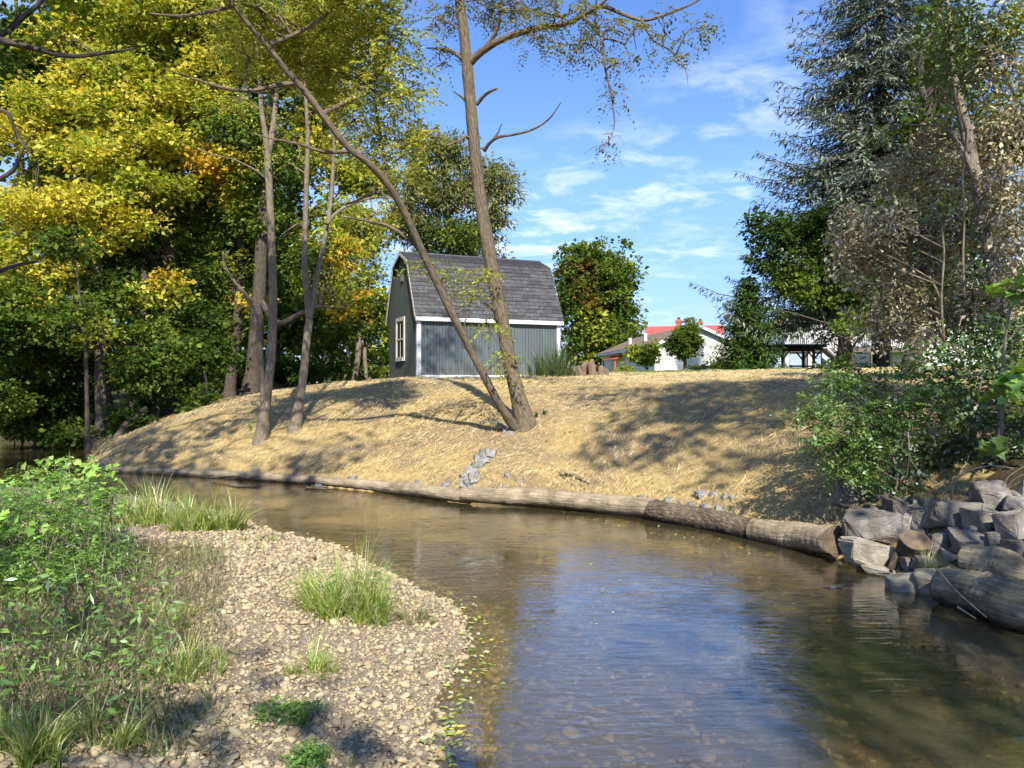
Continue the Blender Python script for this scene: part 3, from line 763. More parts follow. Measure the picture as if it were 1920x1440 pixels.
TREES = []
DENS = 4.4
def make_tree(name, label, trunks, lobes, leaf=0.12, per=26, dens=1.0, srad=0.42, flat=0.4, ratio=0.75, bark='bark_dark', leafmat='leaf',
              pal='green', group=None, category='tree', seed=None, sides=8, twigs=0.6, droop=0.25, lobed=False, shell=0.45, mode='spray', knob=0.05,
              limb_r=None, pin=(0.32, 7, 0.2), extra=None, jit=0.16, lift=0.10, split=3):
    """trunks: [(points, radii)], lobes: [(centre, radii, palette or None, weight)] in metres"""
    rng = np.random.default_rng(seed if seed is not None else len(TREES)*17+5)
    TREES.append(name)
    base = np.array(trunks[0][0][0], float)
    root = empty(name, base)
    tag(root, label, category, group)
    wood = Geo(); allp = []; allr = []
    for pts, rad in trunks:
        n = max(8, len(pts)*5)
        path = catmull(pts, n)
        rr = np.interp(np.linspace(0, 1, n), np.linspace(0, 1, len(rad)), rad)
        wood.tube(path - base, rr, sides, knob)
        allp.append(path); allr.append(rr)
    allp = np.vstack(allp); allr = np.concatenate(allr)
    crown = Geo(); cen = []; cdr = []; pals = []
    if split > 1:
        nl = []
        for lc, lr, lp, wt in lobes:
            lc = np.asarray(lc, float); lr = np.asarray(lr, float)
            if lr[0] < 0.55: nl.append((lc, lr, lp, wt)); continue
            for q in range(split):
                o_ = rand_ball(1, rng, .8)[0]*lr*.62
                p_ = lp if rng.random() < .66 else {'yellow': 'yellowgreen', 'green': 'deep', 'deep': 'green', 'yellowgreen': 'yellow' if 'maple' in name else 'green', 'orange': 'yellow'}.get(lp, lp)
                nl.append((lc+o_, lr*rng.uniform(.55, .85)*np.array([1.05, 1.05, .95]), p_, wt*.8))
        lobes = nl
    for lc, lr, lp, wt in lobes:
        lc = np.asarray(lc, float); lr = np.asarray(lr, float)
        # limb to the lobe from a trunk point a little below it
        target = lc - np.array([0, 0, 0.25*lr[2]])
        dd = np.linalg.norm((allp - target)*np.array([1, 1, 0.8]), axis=1) + 0.9*np.maximum(allp[:, 2]-target[2]+0.5*np.hypot(allp[:, 0]-lc[0], allp[:, 1]-lc[1])*0.8, 0)
        k = int(np.argmin(dd)); a = allp[k]
        r0 = (limb_r or 0.35)*allr[k] if limb_r is None else min(limb_r, 0.8*allr[k])
        r0 = max(r0, 0.012)
        Ln = np.linalg.norm(lc-a); r0 = min(r0, .02+.016*Ln)
        lim = arc(a, lc, rng, 0.08, 8, lift)
        if Ln > 0.15:
            wood.tube(lim-base, np.linspace(r0, r0*0.35, 8), 6)
        vol = lr[0]*lr[1] + lr[0]*lr[2] + lr[1]*lr[2]
        ns = max(3, int(DENS*dens*wt*vol/(srad*srad)))
        pts = lc + rand_ball(ns, rng, shell)*lr*(1+0.12*rng.standard_normal((ns, 1)))
        for q in pts[:int(ns*twigs)]:
            s = lim[rng.integers(3, 8)]
            wood.tube(arc(s, q, rng, 0.10, 5, 0.06)-base, np.linspace(r0*0.4+0.004, 0.004, 5), 3)
        cen.append(pts); cdr.append(unit(pts-lc+0.2*rng.standard_normal(pts.shape))); pals += [lp or pal]*ns
    if cen:
        cen = np.vstack(cen) - base; cdr = np.vstack(cdr)
        if mode == 'spray':
            spray_leaves(crown, cen, cdr, pals, per, srad, flat, leaf, ratio, rng, droop, lobed, jit)
        elif mode == 'pinnate':
            parr = np.array(pals)
            for p in sorted(set(pals)):
                cc = cen[parr == p]; dc = cdr[parr == p]
                m = np.repeat(np.arange(len(cc)), per)
                C = cc[m] + rand_ball(len(m), rng, 0.2)*srad*np.array([1, 1, flat])
                D = unit(0.5*dc[m] + 0.9*rng.standard_normal((len(m), 3))*np.array([1, 1, 0.35]))
                pinnate(crown, C, D, pin[0]*rng.uniform(0.6, 1.2, len(m)), pin[1], pin[2], p, rng, droop)
    if extra:
        extra(wood, crown, base, rng)
    mobj('trunk', wood.mesh('trunk', M[bark], True), root)
    if crown.n:
        mobj('crown', crown.mesh('crown', M[leafmat]), root)
    return root

def L(px, py, Y, rx, ry, pal=None, wt=1.0, rd=None, dY=0.0):
    k = Y/FPX
    return (P(px, py, Y), (rx*k, (rd if rd is not None else 0.5*(rx+ry)*k), ry*k), pal, wt)
def T(pts, r0, r1, Y, dys=None):
    """trunk from photo pixels; r0, r1 in metres"""
    pp = []
    for i, q in enumerate(pts):
        y = Y if dys is None else Y + dys[i]
        pp.append(P(q[0], q[1], y))
    # root the trunk a little way into the ground
    return pp, r0, r1
def trunk(pts, rads, Y, dys=None):
    pp = [P(q[0], q[1], Y if dys is None else Y+dys[i]) for i, q in enumerate(pts)]
    return (pp, rads)
def plant(tr):
    """extend the first trunk point into the ground"""
    pp, rr = tr
    b = pp[0].copy(); b[2] = hz1(b[0], b[1]) - 0.15
    d = unit(pp[1]-pp[0]); g = pp[0]+d*.10; m = pp[0]+d*.34
    return ([b, pp[0], g, m] + pp[1:], [rr[0]*1.5, rr[0]*1.3, rr[0]*1.12, rr[0]*1.0] + list(rr[1:]))
#__PART2__
# ------------------------------------------------------------------ the gambrel shed
def build_shed():
    th = math.radians(23)
    LX, WY, HW, HK, HP = 4.96, 3.66, 1.98, 3.86, 4.22
    KY = 0.92
    bx, by = -2.97, 24.2
    bz = 1.96
    root = empty('shed', (bx, by, bz), th)
    tag(root, 'slate grey gambrel roofed garden shed with white trim on top of the bank', 'shed')
    def outline(y):     # height of the gable outline at distance y from the front wall
        t = min(y, WY-y)
        return HW + (HK-HW)*t/KY if t < KY else HK + (HP-HK)*(t-KY)/(WY/2-KY)
    prof = [(0.02, -0.3), (0.02, HW), (KY, HK-0.03), (WY/2, HP-0.03), (WY-KY, HK-0.03), (WY-0.02, HW), (WY-0.02, -0.3)]
    MB().prism(prof, 0.02, LX-0.02, 'x').build('wall_core', M['siding_core'], root)
    # front siding: one board after another with open grooves
    nb = 48; bw = LX/nb
    for i in range(nb):
        MB().box(i*bw+0.006, (i+1)*bw-0.006, -0.004, 0.022, 0.10, HW-0.02).build('siding_board', M['siding_slate'], root)
    # gable siding on the left end
    nb = 24; bw = WY/nb
    for i in range(nb):
        a, b = i*bw+0.004, (i+1)*bw-0.004
        pts = [(a, 0.04), (b, 0.04), (b, outline(b)-0.01), (a, outline(a)-0.01)]
        if a < WY/2 < b: pts.insert(3, (WY/2, HP-0.01))
        MB().prism(pts, -0.006, 0.024, 'x').build('siding_board', M['siding_green'], root)
    for i in range(nb):
        a, b = i*bw+0.004, (i+1)*bw-0.004
        pts = [(a, 0.04), (b, 0.04), (b, outline(b)-0.01), (a, outline(a)-0.01)]
        MB().prism(pts, LX-0.024, LX+0.006, 'x').build('siding_board', M['siding_slate'], root)
    MB().box(-0.012, LX+0.012, -0.035, -0.006, -0.10, 0.125).build('skirt_board', M['white_paint'], root, 0.004)
    for x0, x1 in ((-0.03, 0.10), (LX-0.10, LX+0.03)):
        MB().box(x0, x1, -0.045, -0.007, 0.127, HW-0.06).build('corner_trim', M['white_paint'], root, 0.004)
    MB().box(-0.035, -0.009, -0.004, 0.09, -0.1, HW-0.06).build('corner_trim', M['white_paint'], root, 0.003)
    MB().box(-0.022, 0.012, 0.1, WY, -0.1, 0.035).build('foundation_board', M['cream_trim'], root)
    # roof: deck, fascia, shingles
    roof = empty('roof'); roof.parent = root; roof.rotation_euler = (0, 0, 0); roof.location = (0, 0, 0)
    ov = 0.10; EY, EZ = -0.10, HW-0.02       # eave edge
    def slab(p, q, name, t=0.035):
        d = Vector((q[0]-p[0], q[1]-p[1])).normalized(); n = Vector((-d.y, d.x))
        if n.y < 0: n = -n
        MB().prism([p, q, (q[0]+n.x*t, q[1]+n.y*t), (p[0]+n.x*t, p[1]+n.y*t)], -ov, LX+ov, 'x').build(name, M['roof_deck'], roof)
    A = (EY, EZ); B = (KY-0.01, HK+0.005); C = (WY/2, HP+0.005)
    slab(A, B, 'roof_deck'); slab(B, C, 'roof_deck')
    mir = lambda p: (WY-p[0], p[1])
    slab(mir(A), mir(B), 'roof_deck'); slab(mir(B), mir(C), 'roof_deck')
    MB().box(-ov-0.01, LX+ov+0.01, EY-0.045, EY-0.002, EZ-0.135, EZ+0.022).build('fascia', M['white_paint'], roof, 0.004)
    MB().box(-ov, LX+ov, EY-0.001, -0.006, EZ-0.06, EZ-0.03).build('soffit', M['white_paint'], roof)
    # rake trim along the gable ends
    for xe, nm in ((-ov-0.022, 'rake_trim'), (LX+ov+0.002, 'rake_trim')):
        for p, q in ((A, B), (B, C), (mir(A), mir(B)), (mir(B), mir(C))):
            d = Vector((q[0]-p[0], q[1]-p[1])).normalized(); n = Vector((-d.y, d.x))
            if n.y < 0: n = -n
            a = (p[0]-n.x*0.06, p[1]-n.y*0.06); b = (q[0]-n.x*0.06, q[1]-n.y*0.06)
            MB().prism([a, b, (q[0]+n.x*0.035, q[1]+n.y*0.035), (p[0]+n.x*0.035, p[1]+n.y*0.035)], xe, xe+0.02, 'x').build(nm, M['cream_trim'] if xe < 0 else M['white_paint'], roof)
    rng = random.Random(3)
    def shingles(p, q, single, cnt):
        d = Vector((q[0]-p[0], q[1]-p[1])); Ln = d.length; d.normalize(); n = Vector((-d.y, d.x))
        if n.y < 0: n = -n
        exp_ = 0.145; rows = int(Ln/exp_)+1
        rest = MB(); made = 0
        for r in range(rows):
            s0 = r*exp_ - 0.02; s1 = min(s0+exp_*1.35, Ln+0.01)
            if s1 - s0 < 0.03: continue
            x = -ov-0.012 - (0.15 if r % 2 else 0.0)
            while x < LX+ov+0.01:
                wd = rng.choice((0.24, 0.28, 0.32, 0.36)); x0 = max(x, -ov-0.012); x1 = min(x+wd-0.007, LX+ov+0.012)
                x += wd
                if x1-x0 < 0.03: continue
                j = rng.uniform(-0.006, 0.006); th_ = rng.uniform(0.010, 0.019)
                lo = 0.037+0.011; hi = 0.037
                a = (p[0]+d.x*(s0+j)+n.x*(lo), p[1]+d.y*(s0+j)+n.y*lo); b = (p[0]+d.x*s1+n.x*hi, p[1]+d.y*s1+n.y*hi)
                pts = [(x0, a[0], a[1]), (x1, a[0], a[1]), (x1, b[0], b[1]), (x0, b[0], b[1]),
                       (x0, a[0]+n.x*th_, a[1]+n.y*th_), (x1, a[0]+n.x*th_, a[1]+n.y*th_), (x1, b[0]+n.x*0.004, b[1]+n.y*0.004), (x0, b[0]+n.x*0.004, b[1]+n.y*0.004)]
                if single and made < cnt:
                    MB().hexa(pts).build('shingle', M['shingle'], roof); made += 1
                else:
                    rest.hexa(pts)
        if rest.v:
            o = rest.build('shingle_field', M['shingle'], roof); tag(o, kind='stuff')
        return made
    m = shingles(A, B, True, 255)
    shingles(B, C, True, 300-m)
    shingles(mir(A), mir(B), False, 0); shingles(mir(B), mir(C), False, 0)
    MB().prism([(WY/2-0.13, HP-0.02), (WY/2-0.13, HP+0.035), (WY/2, HP+0.085), (WY/2+0.13, HP+0.035), (WY/2+0.13, HP-0.02)], -ov-0.015, LX+ov+0.015, 'x').build('ridge_cap', M['shingle'], roof)
    # window in the gable
    wn = empty('window'); wn.parent = root; wn.location = (-0.008, 2.05, 0.74)
    ww, wh, tr = 0.86, 1.22, 0.13
    def b(nm, y0, y1, z0, z1, x0, x1, mt): return MB().box(x0, x1, y0, y1, z0, z1).build(nm, M[mt], wn, 0.003)
    b('frame', -ww/2-tr, -ww/2, -tr, wh+tr, -0.035, 0.01, 'cream_trim'); b('frame', ww/2, ww/2+tr, -tr, wh+tr, -0.035, 0.01, 'cream_trim')
    b('frame', -ww/2, ww/2, wh, wh+tr, -0.035, 0.01, 'cream_trim'); b('sill', -ww/2, ww/2, -tr, 0, -0.06, 0.01, 'cream_trim')
    b('meeting_rail', -ww/2, ww/2, wh/2-0.03, wh/2+0.03, -0.025, 0.004, 'cream_trim')
    for z0, z1 in ((0, wh/2-0.03), (wh/2+0.03, wh)):
        b('muntin', -0.012, 0.012, z0, z1, -0.018, 0.002, 'cream_trim')
        for y0, y1 in ((-ww/2, -0.012), (0.012, ww/2)):
            b('pane', y0, y1, z0, z1, -0.008, -0.002, 'pane')
    vent = empty('vent'); vent.parent = root; vent.location = (-0.02, WY/2, 3.32)
    MB().box(-0.008, 0.012, -0.16, 0.16, -0.05, 0.36).build('vent_frame', M['siding_green'], vent)
    for k in range(5):
        z = 0.0 + k*0.065
        MB().hexa([(-0.03, -0.12, z), (-0.009, -0.12, z+0.03), (-0.009, 0.12, z+0.03), (-0.03, 0.12, z), (-0.03, -0.12, z+0.01), (-0.009, -0.12, z+0.04), (-0.009, 0.12, z+0.04), (-0.03, 0.12, z+0.01)]).build('louvre', M['cream_trim'], vent)
build_shed()

# ------------------------------------------------------------------ houses behind
def clap(parent, x0, x1, y, z0, z1, top=None, mat='house_siding', step=0.2, axis='x', name='clapboard'):
    """overlapping boards on a wall; top(z) narrows the run for a gable"""
    z = z0
    while z < z1-0.02:
        zt = min(z+step, z1)
        a, c = (x0, x1) if top is None else top(zt)
        if c-a > 0.1:
            if axis == 'x':
                MB().hexa([(a, y-0.03, z), (c, y-0.03, z), (c, y, z), (a, y, z), (a, y-0.008, zt), (c, y-0.008, zt), (c, y, zt), (a, y, zt)]).build(name, M[mat], parent)
            else:
                MB().hexa([(y-0.03, a, z), (y, a, z), (y, c, z), (y-0.03, c, z), (y-0.008, a, zt), (y, a, zt), (y, c, zt), (y-0.008, c, zt)]).build(name, M[mat], parent)
        z += step

def build_cream_house():
    bx, by, bz = 11.15, 60.0, 2.75
    th = math.atan2(2.05, 18.0)
    r = empty('bungalow', (bx, by, bz), th)
    tag(r, 'cream clapboard bungalow with brown shingle roof and red awning beyond the lawn', 'house')
    W, D, H, HR = 6.9, 18.0, 2.15, 3.6
    MB().prism([(0.02, -1), (W-0.02, -1), (W-0.02, H), (W/2, HR-0.05), (0.02, H)], 0.02, D-0.02, 'y').build('wall', M['house_siding'], r)
    def top(z): 
        if z <= H: return (0, W)
        k = (z-H)/(HR-H); return (W/2*k, W-W/2*k)
    clap(r, 0, W, 0.0, -0.4, HR-0.1, top, step=0.24)
    clap(r, 0, D, 0.0, -0.6, H-0.05, None, step=0.24, axis='y')
    rf = empty('roof'); rf.parent = r
    ov = 0.5
    s = (HR-H)/(W/2)
    for sg in (0, 1):
        a = (-ov, H-ov*s); b_ = (W/2, HR)
        if sg: a = (W+ov, H-ov*s)
        MB().prism([a, b_, (b_[0], b_[1]+0.16), (a[0], a[1]+0.16)], -0.35, D+0.35, 'y').build('roof_plane', M['brown_roof'], rf)
        MB().prism([(a[0], a[1]-0.14), (b_[0], b_[1]-0.14), (b_[0], b_[1]+0.10), (a[0], a[1]+0.10)], -0.42, -0.36, 'y').build('rake_trim', M['white_paint'], rf)
    MB().box(-ov-0.06, -ov-0.002, -0.35, D+0.35, H-ov*s-0.12, H-ov*s+0.1).build('gutter', M['white_paint'], rf)
    for y, z in ((6.0, 2.9), (11.0, 2.8)):
        MB().box(0.9, 1.15, y, y+0.25, z-0.4, z+0.5).build('roof_vent', M['white_paint'], rf)
    # red awning over the garage opening in the left wall
    aw = empty('awning'); aw.parent = r; aw.location = (0, 11.5, 0)
    for k in range(7):
        y = -2.4+k*0.7
        MB().hexa([(-0.9, y, 1.25), (-0.04, y, 1.6), (-0.04, y+0.62, 1.6), (-0.9, y+0.62, 1.25), (-0.9, y, 1.33), (-0.04, y, 1.68), (-0.04, y+0.62, 1.68), (-0.9, y+0.62, 1.33)]).build('awning_panel', M['red_paint'], aw)
    for y in (-2.2, 2.2):
        MB().bar((-0.85, y, -0.6), (-0.85, y, 1.3), 0.12).build('post', M['red_paint'], aw)
    # basement bulkhead and porch stair box at the gable foot
    wn = empty('window'); wn.parent = r; wn.location = (4.2, -0.035, -0.1)
    MB().box(-0.55, 0.55, -0.06, 0.0, -0.05, 0.6).build('frame', M['dark_wood'], wn)
    MB().box(-0.45, 0.45, -0.075, -0.062, 0.03, 0.5).build('pane', M['pane'], wn)
    # trellis
    for k in range(5):
        pass
    return r
build_cream_house()

def build_red_house():
    k = 90/FPX
    x0 = (1212-960)*k; x1 = (1345-960)*k
    bz = 3.4; zr = CZ+(720-610)*k; ze = CZ+(720-643)*k
    r = empty('farmhouse', (x0, 90, bz), math.radians(-14))
    tag(r, 'white farmhouse with red metal roof and two brick chimneys far behind the bungalow', 'house')
    Ln = (x1-x0); D = 7.0; H = ze-bz; HR = zr-bz
    MB().prism([(0, -1), (D, -1), (D, H), (D/2, HR-0.1), (0, H)], 0, Ln, 'x').build('wall', M['house_siding'], r)
    rf = empty('roof'); rf.parent = r
    for sg in (0, 1):
        a = (-0.4, H-0.25) if not sg else (D+0.4, H-0.25); b_ = (D/2, HR)
        MB().prism([a, b_, (b_[0], b_[1]+0.12), (a[0], a[1]+0.12)], -0.4, Ln+0.4, 'x').build('roof_plane', M['red_roof'], rf)
        n = int(Ln/0.8)
        if not sg:
            for i in range(n):
                x = -0.3+i*0.8
                MB().bar((x, a[0], a[1]+0.14), (x, b_[0], b_[1]+0.14), 0.06, 0.07).build('roof_seam', M['red_roof'], rf)
    for px, w_, top_ in ((1268, 11, 596), (1307, 9, 600)):
        cx = (px-1212)*k*1.03; zt = CZ+(720-top_)*k-bz
        c = empty('chimney'); c.parent = r
        MB().box(cx-w_*k/2, cx+w_*k/2, D/2-0.4, D/2+0.4, HR-0.8, zt).build('chimney_stack', M['brick'], c)
        MB().box(cx-w_*k/2-0.06, cx+w_*k/2+0.06, D/2-0.46, D/2+0.46, zt-0.35, zt-0.12).build('chimney_collar', M['brick'], c)
        MB().box(cx-0.16, cx+0.16, D/2-0.16, D/2+0.16, zt+0.002, zt+0.28).build('flue', M['dark_wood'], c)
    wn = empty('window'); wn.parent = r; wn.location = (-0.02, D/2, H+0.35)
    MB().box(-0.05, 0.01, -0.5, 0.5, -0.6, 0.6).build('frame', M['white_paint'], wn)
    MB().box(-0.07, -0.052, -0.4, 0.4, -0.5, 0.5).build('pane', M['pane'], wn)
build_red_house()

def build_porch_house():
    Y = 54.0; k = Y/FPX
    X = lambda px: (px-960)*k
    Zp = lambda py: CZ+(720-py)*k
    bx = X(1455); r = empty('porch_house', (bx, Y, Zp(690)), 0)
    tag(r, 'white house with tan roofed porch and long railed deck behind the spruce', 'house')
    z0 = Zp(690)
    x = lambda px: X(px)-bx
    z = lambda py: Zp(py)-z0
    # main house body right
    MB().box(x(1700), x(2060), 2.0, 9.0, -1.0, z(560)).build('wall', M['house_siding'], r)
    clap(r, x(1700), x(2060), 1.99, z(650), z(562), None, step=0.2)
    MB().box(x(1518), x(1640), 2.4, 7.0, z(655), z(606)).build('wall', M['tan_siding'], r)
    clap(r, x(1518), x(1640), 2.39, z(652), z(608), None, mat='tan_siding', step=0.18)
    rf = empty('roof'); rf.parent = r
    # porch hip roof
    a0, a1, e = x(1456), x(1552), z(612)
    MB().hexa([(a0, -0.6, e), (a1, -0.6, e), (a1, 5, e), (a0, 5, e), (a0+1.3, 1.4, z(588)), (a1-0.2, 1.4, z(588)), (a1-0.2, 3.4, z(588)), (a0+1.3, 3.4, z(588))]).build('roof_plane', M['tan_roof'], rf)
    MB().box(a0-0.03, a1+0.03, -0.66, 5.05, e-0.2, e-0.003).build('fascia', M['white_paint'], rf)
    MB().prism([(x(1690), z(562)), (x(1880), z(500)), (x(2070), z(562)), (x(2070), z(555)), (x(1880), z(492)), (x(1690), z(555))], 1.6, 9.4, 'y').build('roof_plane', M['tan_roof'], rf)
    MB().prism([(x(1705), z(560)), (x(1880), z(503)), (x(2055), z(560))], 2.0, 2.1, 'y').build('gable', M['house_siding'], rf)
    for px in (1471, 1514, 1540):
        MB().box(x(px)-0.15, x(px)+0.15, -0.55, -0.25, -1.2, e-0.2).build('column', M['white_paint'], r, 0.01)
    dw = empty('door'); dw.parent = r; dw.location = (x(1536), 2.33, z(650))
    MB().box(-0.42, 0.42, -0.03, 0.03, 0, 1.5).build('door_panel', M['pane'], dw)
    # deck and railing
    MB().box(x(1460), x(1730), -0.6, 2.3, z(661), z(653)).build('deck', M['grey_deck'], r)
    for q in range(9):
        xx = x(1475)+q*1.15
        MB().box(xx-0.06, xx+0.06, -0.5, -0.38, -1.2, z(661)).build('deck_post', M['grey_deck'], r)
    rl = empty('railing'); rl.parent = r
    MB().box(x(1475), x(1720), -0.58, -0.5, z(627), z(624)).build('top_rail', M['white_paint'], rl)
    MB().box(x(1475), x(1720), -0.57, -0.51, z(650), z(648)).build('bottom_rail', M['white_paint'], rl)
    n = int((x(1720)-x(1475))/0.13)
    for q in range(n):
        xx = x(1475)+0.06+q*0.13
        MB().box(xx-0.025, xx+0.025, -0.56, -0.52, z(648), z(627)).build('baluster', M['white_paint'], rl)
    # stair rail down to the lawn
    for dy in (-0.9, -1.9):
        MB().bar((x(1530), dy, z(640)), (x(1575), dy, z(690)), 0.09).build('stair_rail', M['white_paint'], rl)
    MB().hexa([(x(1530), -1.9, z(660)), (x(1575), -1.9, z(697)), (x(1575), -0.9, z(697)), (x(1530), -0.9, z(660)), (x(1530), -1.9, z(656)), (x(1575), -1.9, z(693)), (x(1575), -0.9, z(693)), (x(1530), -0.9, z(656))]).build('stair', M['grey_deck'], r)
build_porch_house()

def build_pavilion():
    Y = 47.0; k = Y/FPX
    x0 = (1478-960)*k; gz = hz1(x0, Y)
    r = empty('pavilion', (x0, Y, gz)); tag(r, 'dark red timber garden pavilion with flat grey roof in front of the porch', 'pavilion')
    H = CZ+(720-650)*k-gz
    for sx in (-0.35, 1.55):
        for sy in (0, 1.7):
            MB().box(sx-0.07, sx+0.07, sy-0.07, sy+0.07, -0.3, H-0.22).build('post', M['dark_wood'], r, 0.006)
            for d in (-1, 1):
                MB().bar((sx, sy-0.075 if sy == 0 else sy+0.075, H-0.75), (sx+0.42*d, sy-0.075 if sy == 0 else sy+0.075, H-0.25), 0.06, 0.09).build('brace', M['dark_wood'], r)
    for sy in (0, 1.7):
        MB().box(-0.95, 2.1, sy-0.06, sy+0.06, H-0.22, H-0.05).build('beam', M['dark_wood'], r, 0.004)
    for q in range(8):
        xx = -1.05+q*0.46
        MB().box(xx-0.03, xx+0.03, -0.4, 2.1, H-0.05, H+0.06).build('rafter', M['dark_wood'], r)
    MB().hexa([(-1.25, -0.5, H+0.062), (2.35, -0.5, H+0.062), (2.35, 2.2, H+0.062), (-1.25, 2.2, H+0.062), (-1.2, -0.45, H+0.14), (2.3, -0.45, H+0.14), (2.3, 2.15, H+0.14), (-1.2, 2.15, H+0.14)]).build('roof', M['grey_deck'], r)
    b = empty('garden_bench', (x0+0.4, Y-1.1, hz1(x0+0.4, Y-1.1))); tag(b, 'low dark wooden bench in front of the pavilion', 'bench')
    for q in range(3): MB().box(-0.6, 0.9, q*0.14, q*0.14+0.12, 0.34, 0.38).build('seat_slat', M['dark_wood'], b)
    for q in range(2): MB().box(-0.6, 0.9, 0.43, 0.46, 0.45+q*0.13, 0.55+q*0.13).build('back_slat', M['dark_wood'], b)
    for sx in (-0.5, 0.75):
        MB().box(sx, sx+0.07, 0.0, 0.07, -0.1, 0.338).build('leg', M['dark_wood'], b); MB().box(sx, sx+0.07, 0.37, 0.43, -0.1, 0.7).build('leg', M['dark_wood'], b)
build_pavilion()

# white parasol-roofed table seen small under the spruce
t0 = P(1428, 690, 36.0); t0[2] = hz1(t0[0], t0[1])
tb = empty('garden_table', t0); tag(tb, 'small white garden table on the lawn beside the young spruce', 'table')
MB().prism([(0.9*math.cos(a*math.pi/5), 0.5*math.sin(a*math.pi/5)) for a in range(10)], 0.62, 0.68, 'z').build('tabletop', M['white_paint'], tb)
for sx in (-0.5, 0.5):
    for sy in (-0.25, 0.25): MB().bar((sx, sy, -0.1), (sx*0.7, sy*0.7, 0.62), 0.05).build('leg', M['white_paint'], tb)

# ------------------------------------------------------------------ rocks
def rock_mesh(name, size, rng, mat, sub=2, cuts=9, rough=0.05):
    """broken stone: hull of a few scattered points, edges slightly worn, faces a little uneven"""
    bm = bmesh.new()
    cn = np.array([(x, y, z) for x in (-1, 1) for y in (-1, 1) for z in (-1, 1)], float)
    p = cn*rng.uniform(.5, 1.0, (8, 3)); p[4:, :2] *= rng.uniform(.8, 1.0)
    e = unit(rng.standard_normal((7, 3)))*rng.uniform(.9, 1.12, (7, 1)); p = np.clip(np.vstack([p, e]), -1.05, 1.05)
    for q in p: bm.verts.new(q)
    res = bmesh.ops.convex_hull(bm, input=list(bm.verts))
    bmesh.ops.delete(bm, geom=[v for v in bm.verts if not v.link_faces], context='VERTS')
    bmesh.ops.dissolve_limit(bm, angle_limit=0.22, verts=list(bm.verts), edges=list(bm.edges))
    for v in bm.verts: v.co = Vector((v.co.x*size[0], v.co.y*size[1], v.co.z*size[2]))
    if sub > 2:
        bmesh.ops.bevel(bm, geom=list(bm.edges), offset=min(size)*0.07, segments=1, affect='EDGES')
        bmesh.ops.triangulate(bm, faces=list(bm.faces))
        bmesh.ops.subdivide_edges(bm, edges=list(bm.edges), cuts=2)
        for v in bm.verts: v.co += Vector(rng.standard_normal(3)*min(size)*0.03)
    me = bpy.data.meshes.new(name); bm.to_mesh(me); bm.free()
    me.materials.append(M[mat])
    return me

def rock(px, py, w_px, h_px, label, mat='rock', group=None, sink=0.3, seed=0, tilt=0.25, Y=None, depth=None, name='rock', sub=2):
    rng = np.random.default_rng(seed+1000)
    if Y is None:
        g = G(px, py+h_px*0.5*0.6); Y = g[1]
    c = P(px, py, Y); k = Y/FPX
    s = (w_px*k/2*1.12, (depth or (w_px+h_px)*0.5*k)/2*1.12, h_px*k/2*1.15)
    o = mobj(name, rock_mesh(name, s, rng, mat, sub), None, c)
    o.rotation_euler = (rng.uniform(-tilt, tilt), rng.uniform(-tilt, tilt)*0.6, rng.uniform(-0.5, 0.5))
    tag(o, label, 'rock', group)
    return o

ROCKS = [  # px, py, w, h, label, material, depth Y or None
 (1640, 992, 118, 62, 'long slab of grey rock lying above the mossy tan boulder', 'rock', 7.75),
 (1625, 1040, 92, 52, 'tan lichen covered boulder at the water beside the end of the log', 'rock_tan', 7.45),
 (1590, 925, 62, 52, 'shaded grey rock at the straw edge above the grey slab', 'rock', 8.6),
 (1682, 962, 44, 54, 'upright pale rock behind the cut stump', 'rock', 8.1),
 (1733, 975, 46, 44, 'pale angular rock just right of the cut stump top', 'rock', 8.0),
 (1790, 968, 92, 52, 'broad dappled grey slab in the middle of the rock pile', 'rock', 7.9),
 (1840, 975, 62, 54, 'pointed tan faced rock right of the broad dappled slab', 'rock_tan', 7.5),
 (1860, 935, 66, 50, 'round grey boulder on top of the rock pile', 'rock', 8.0),
 (1902, 985, 64, 52, 'white streaked rock at the right edge of the rock pile', 'rock', 7.4),
 (1760, 1018, 40, 40, 'small square grey rock below the broad dappled slab', 'rock', 7.35),
 (1783, 1005, 26, 24, 'fist sized grey stone wedged under the broad dappled slab', 'rock', 7.5),
 (1820, 1018, 68, 38, 'flat bluish rock behind the upper weathered log', 'rock', 7.2),
 (1785, 1050, 52, 36, 'dark low rock touching the upper weathered log', 'rock', 6.95),
 (1700, 1100, 66, 40, 'flat brown rock under the grass tuft at the waterline', 'rock_tan', 6.75),
 (1748, 1098, 58, 50, 'brown wedge rock against the end of the large log', 'rock_tan', 6.62),
 (1900, 1030, 36, 40, 'thin pointed grey rock right of the upper weathered log', 'rock', 7.0),
 (1868, 1035, 40, 26, 'small dark rock in the gap behind the upper weathered log', 'rock', 7.05),
 (1650, 1068, 60, 18, 'half sunk pale rock in the water below the tan boulder', 'rock_tan', 7.3),
 (1905, 945, 50, 34, 'dark grey rock in shade at the far right of the pile', 'rock', 8.0),
 (1560, 1102, 34, 8, 'flat stone barely breaking the water in front of the log end', 'rock_tan', 6.85),
]
for i, (px, py, w_, h_, lb, mt, Y) in enumerate(ROCKS):
    rock(px, py, w_, h_, lb, mt, 'rocks piled at the foot of the right bank', seed=i*3+1, Y=Y if py >= 1040 else None, sub=3, depth=None)
# filler rocks deep in the pile
rr = random.Random(5)
for i in range(50):
    px = rr.uniform(1610, 1940); py = rr.uniform(915, 1060)
    if (px < 1690 and py > 1010) or (px > 1770 and py > 1022): continue
    rock(px, py, rr.uniform(18, 46), rr.uniform(14, 34), 'small shaded grey stone filling the gaps of the rock pile', 'rock', 'small stones in the rock pile', seed=200+i)
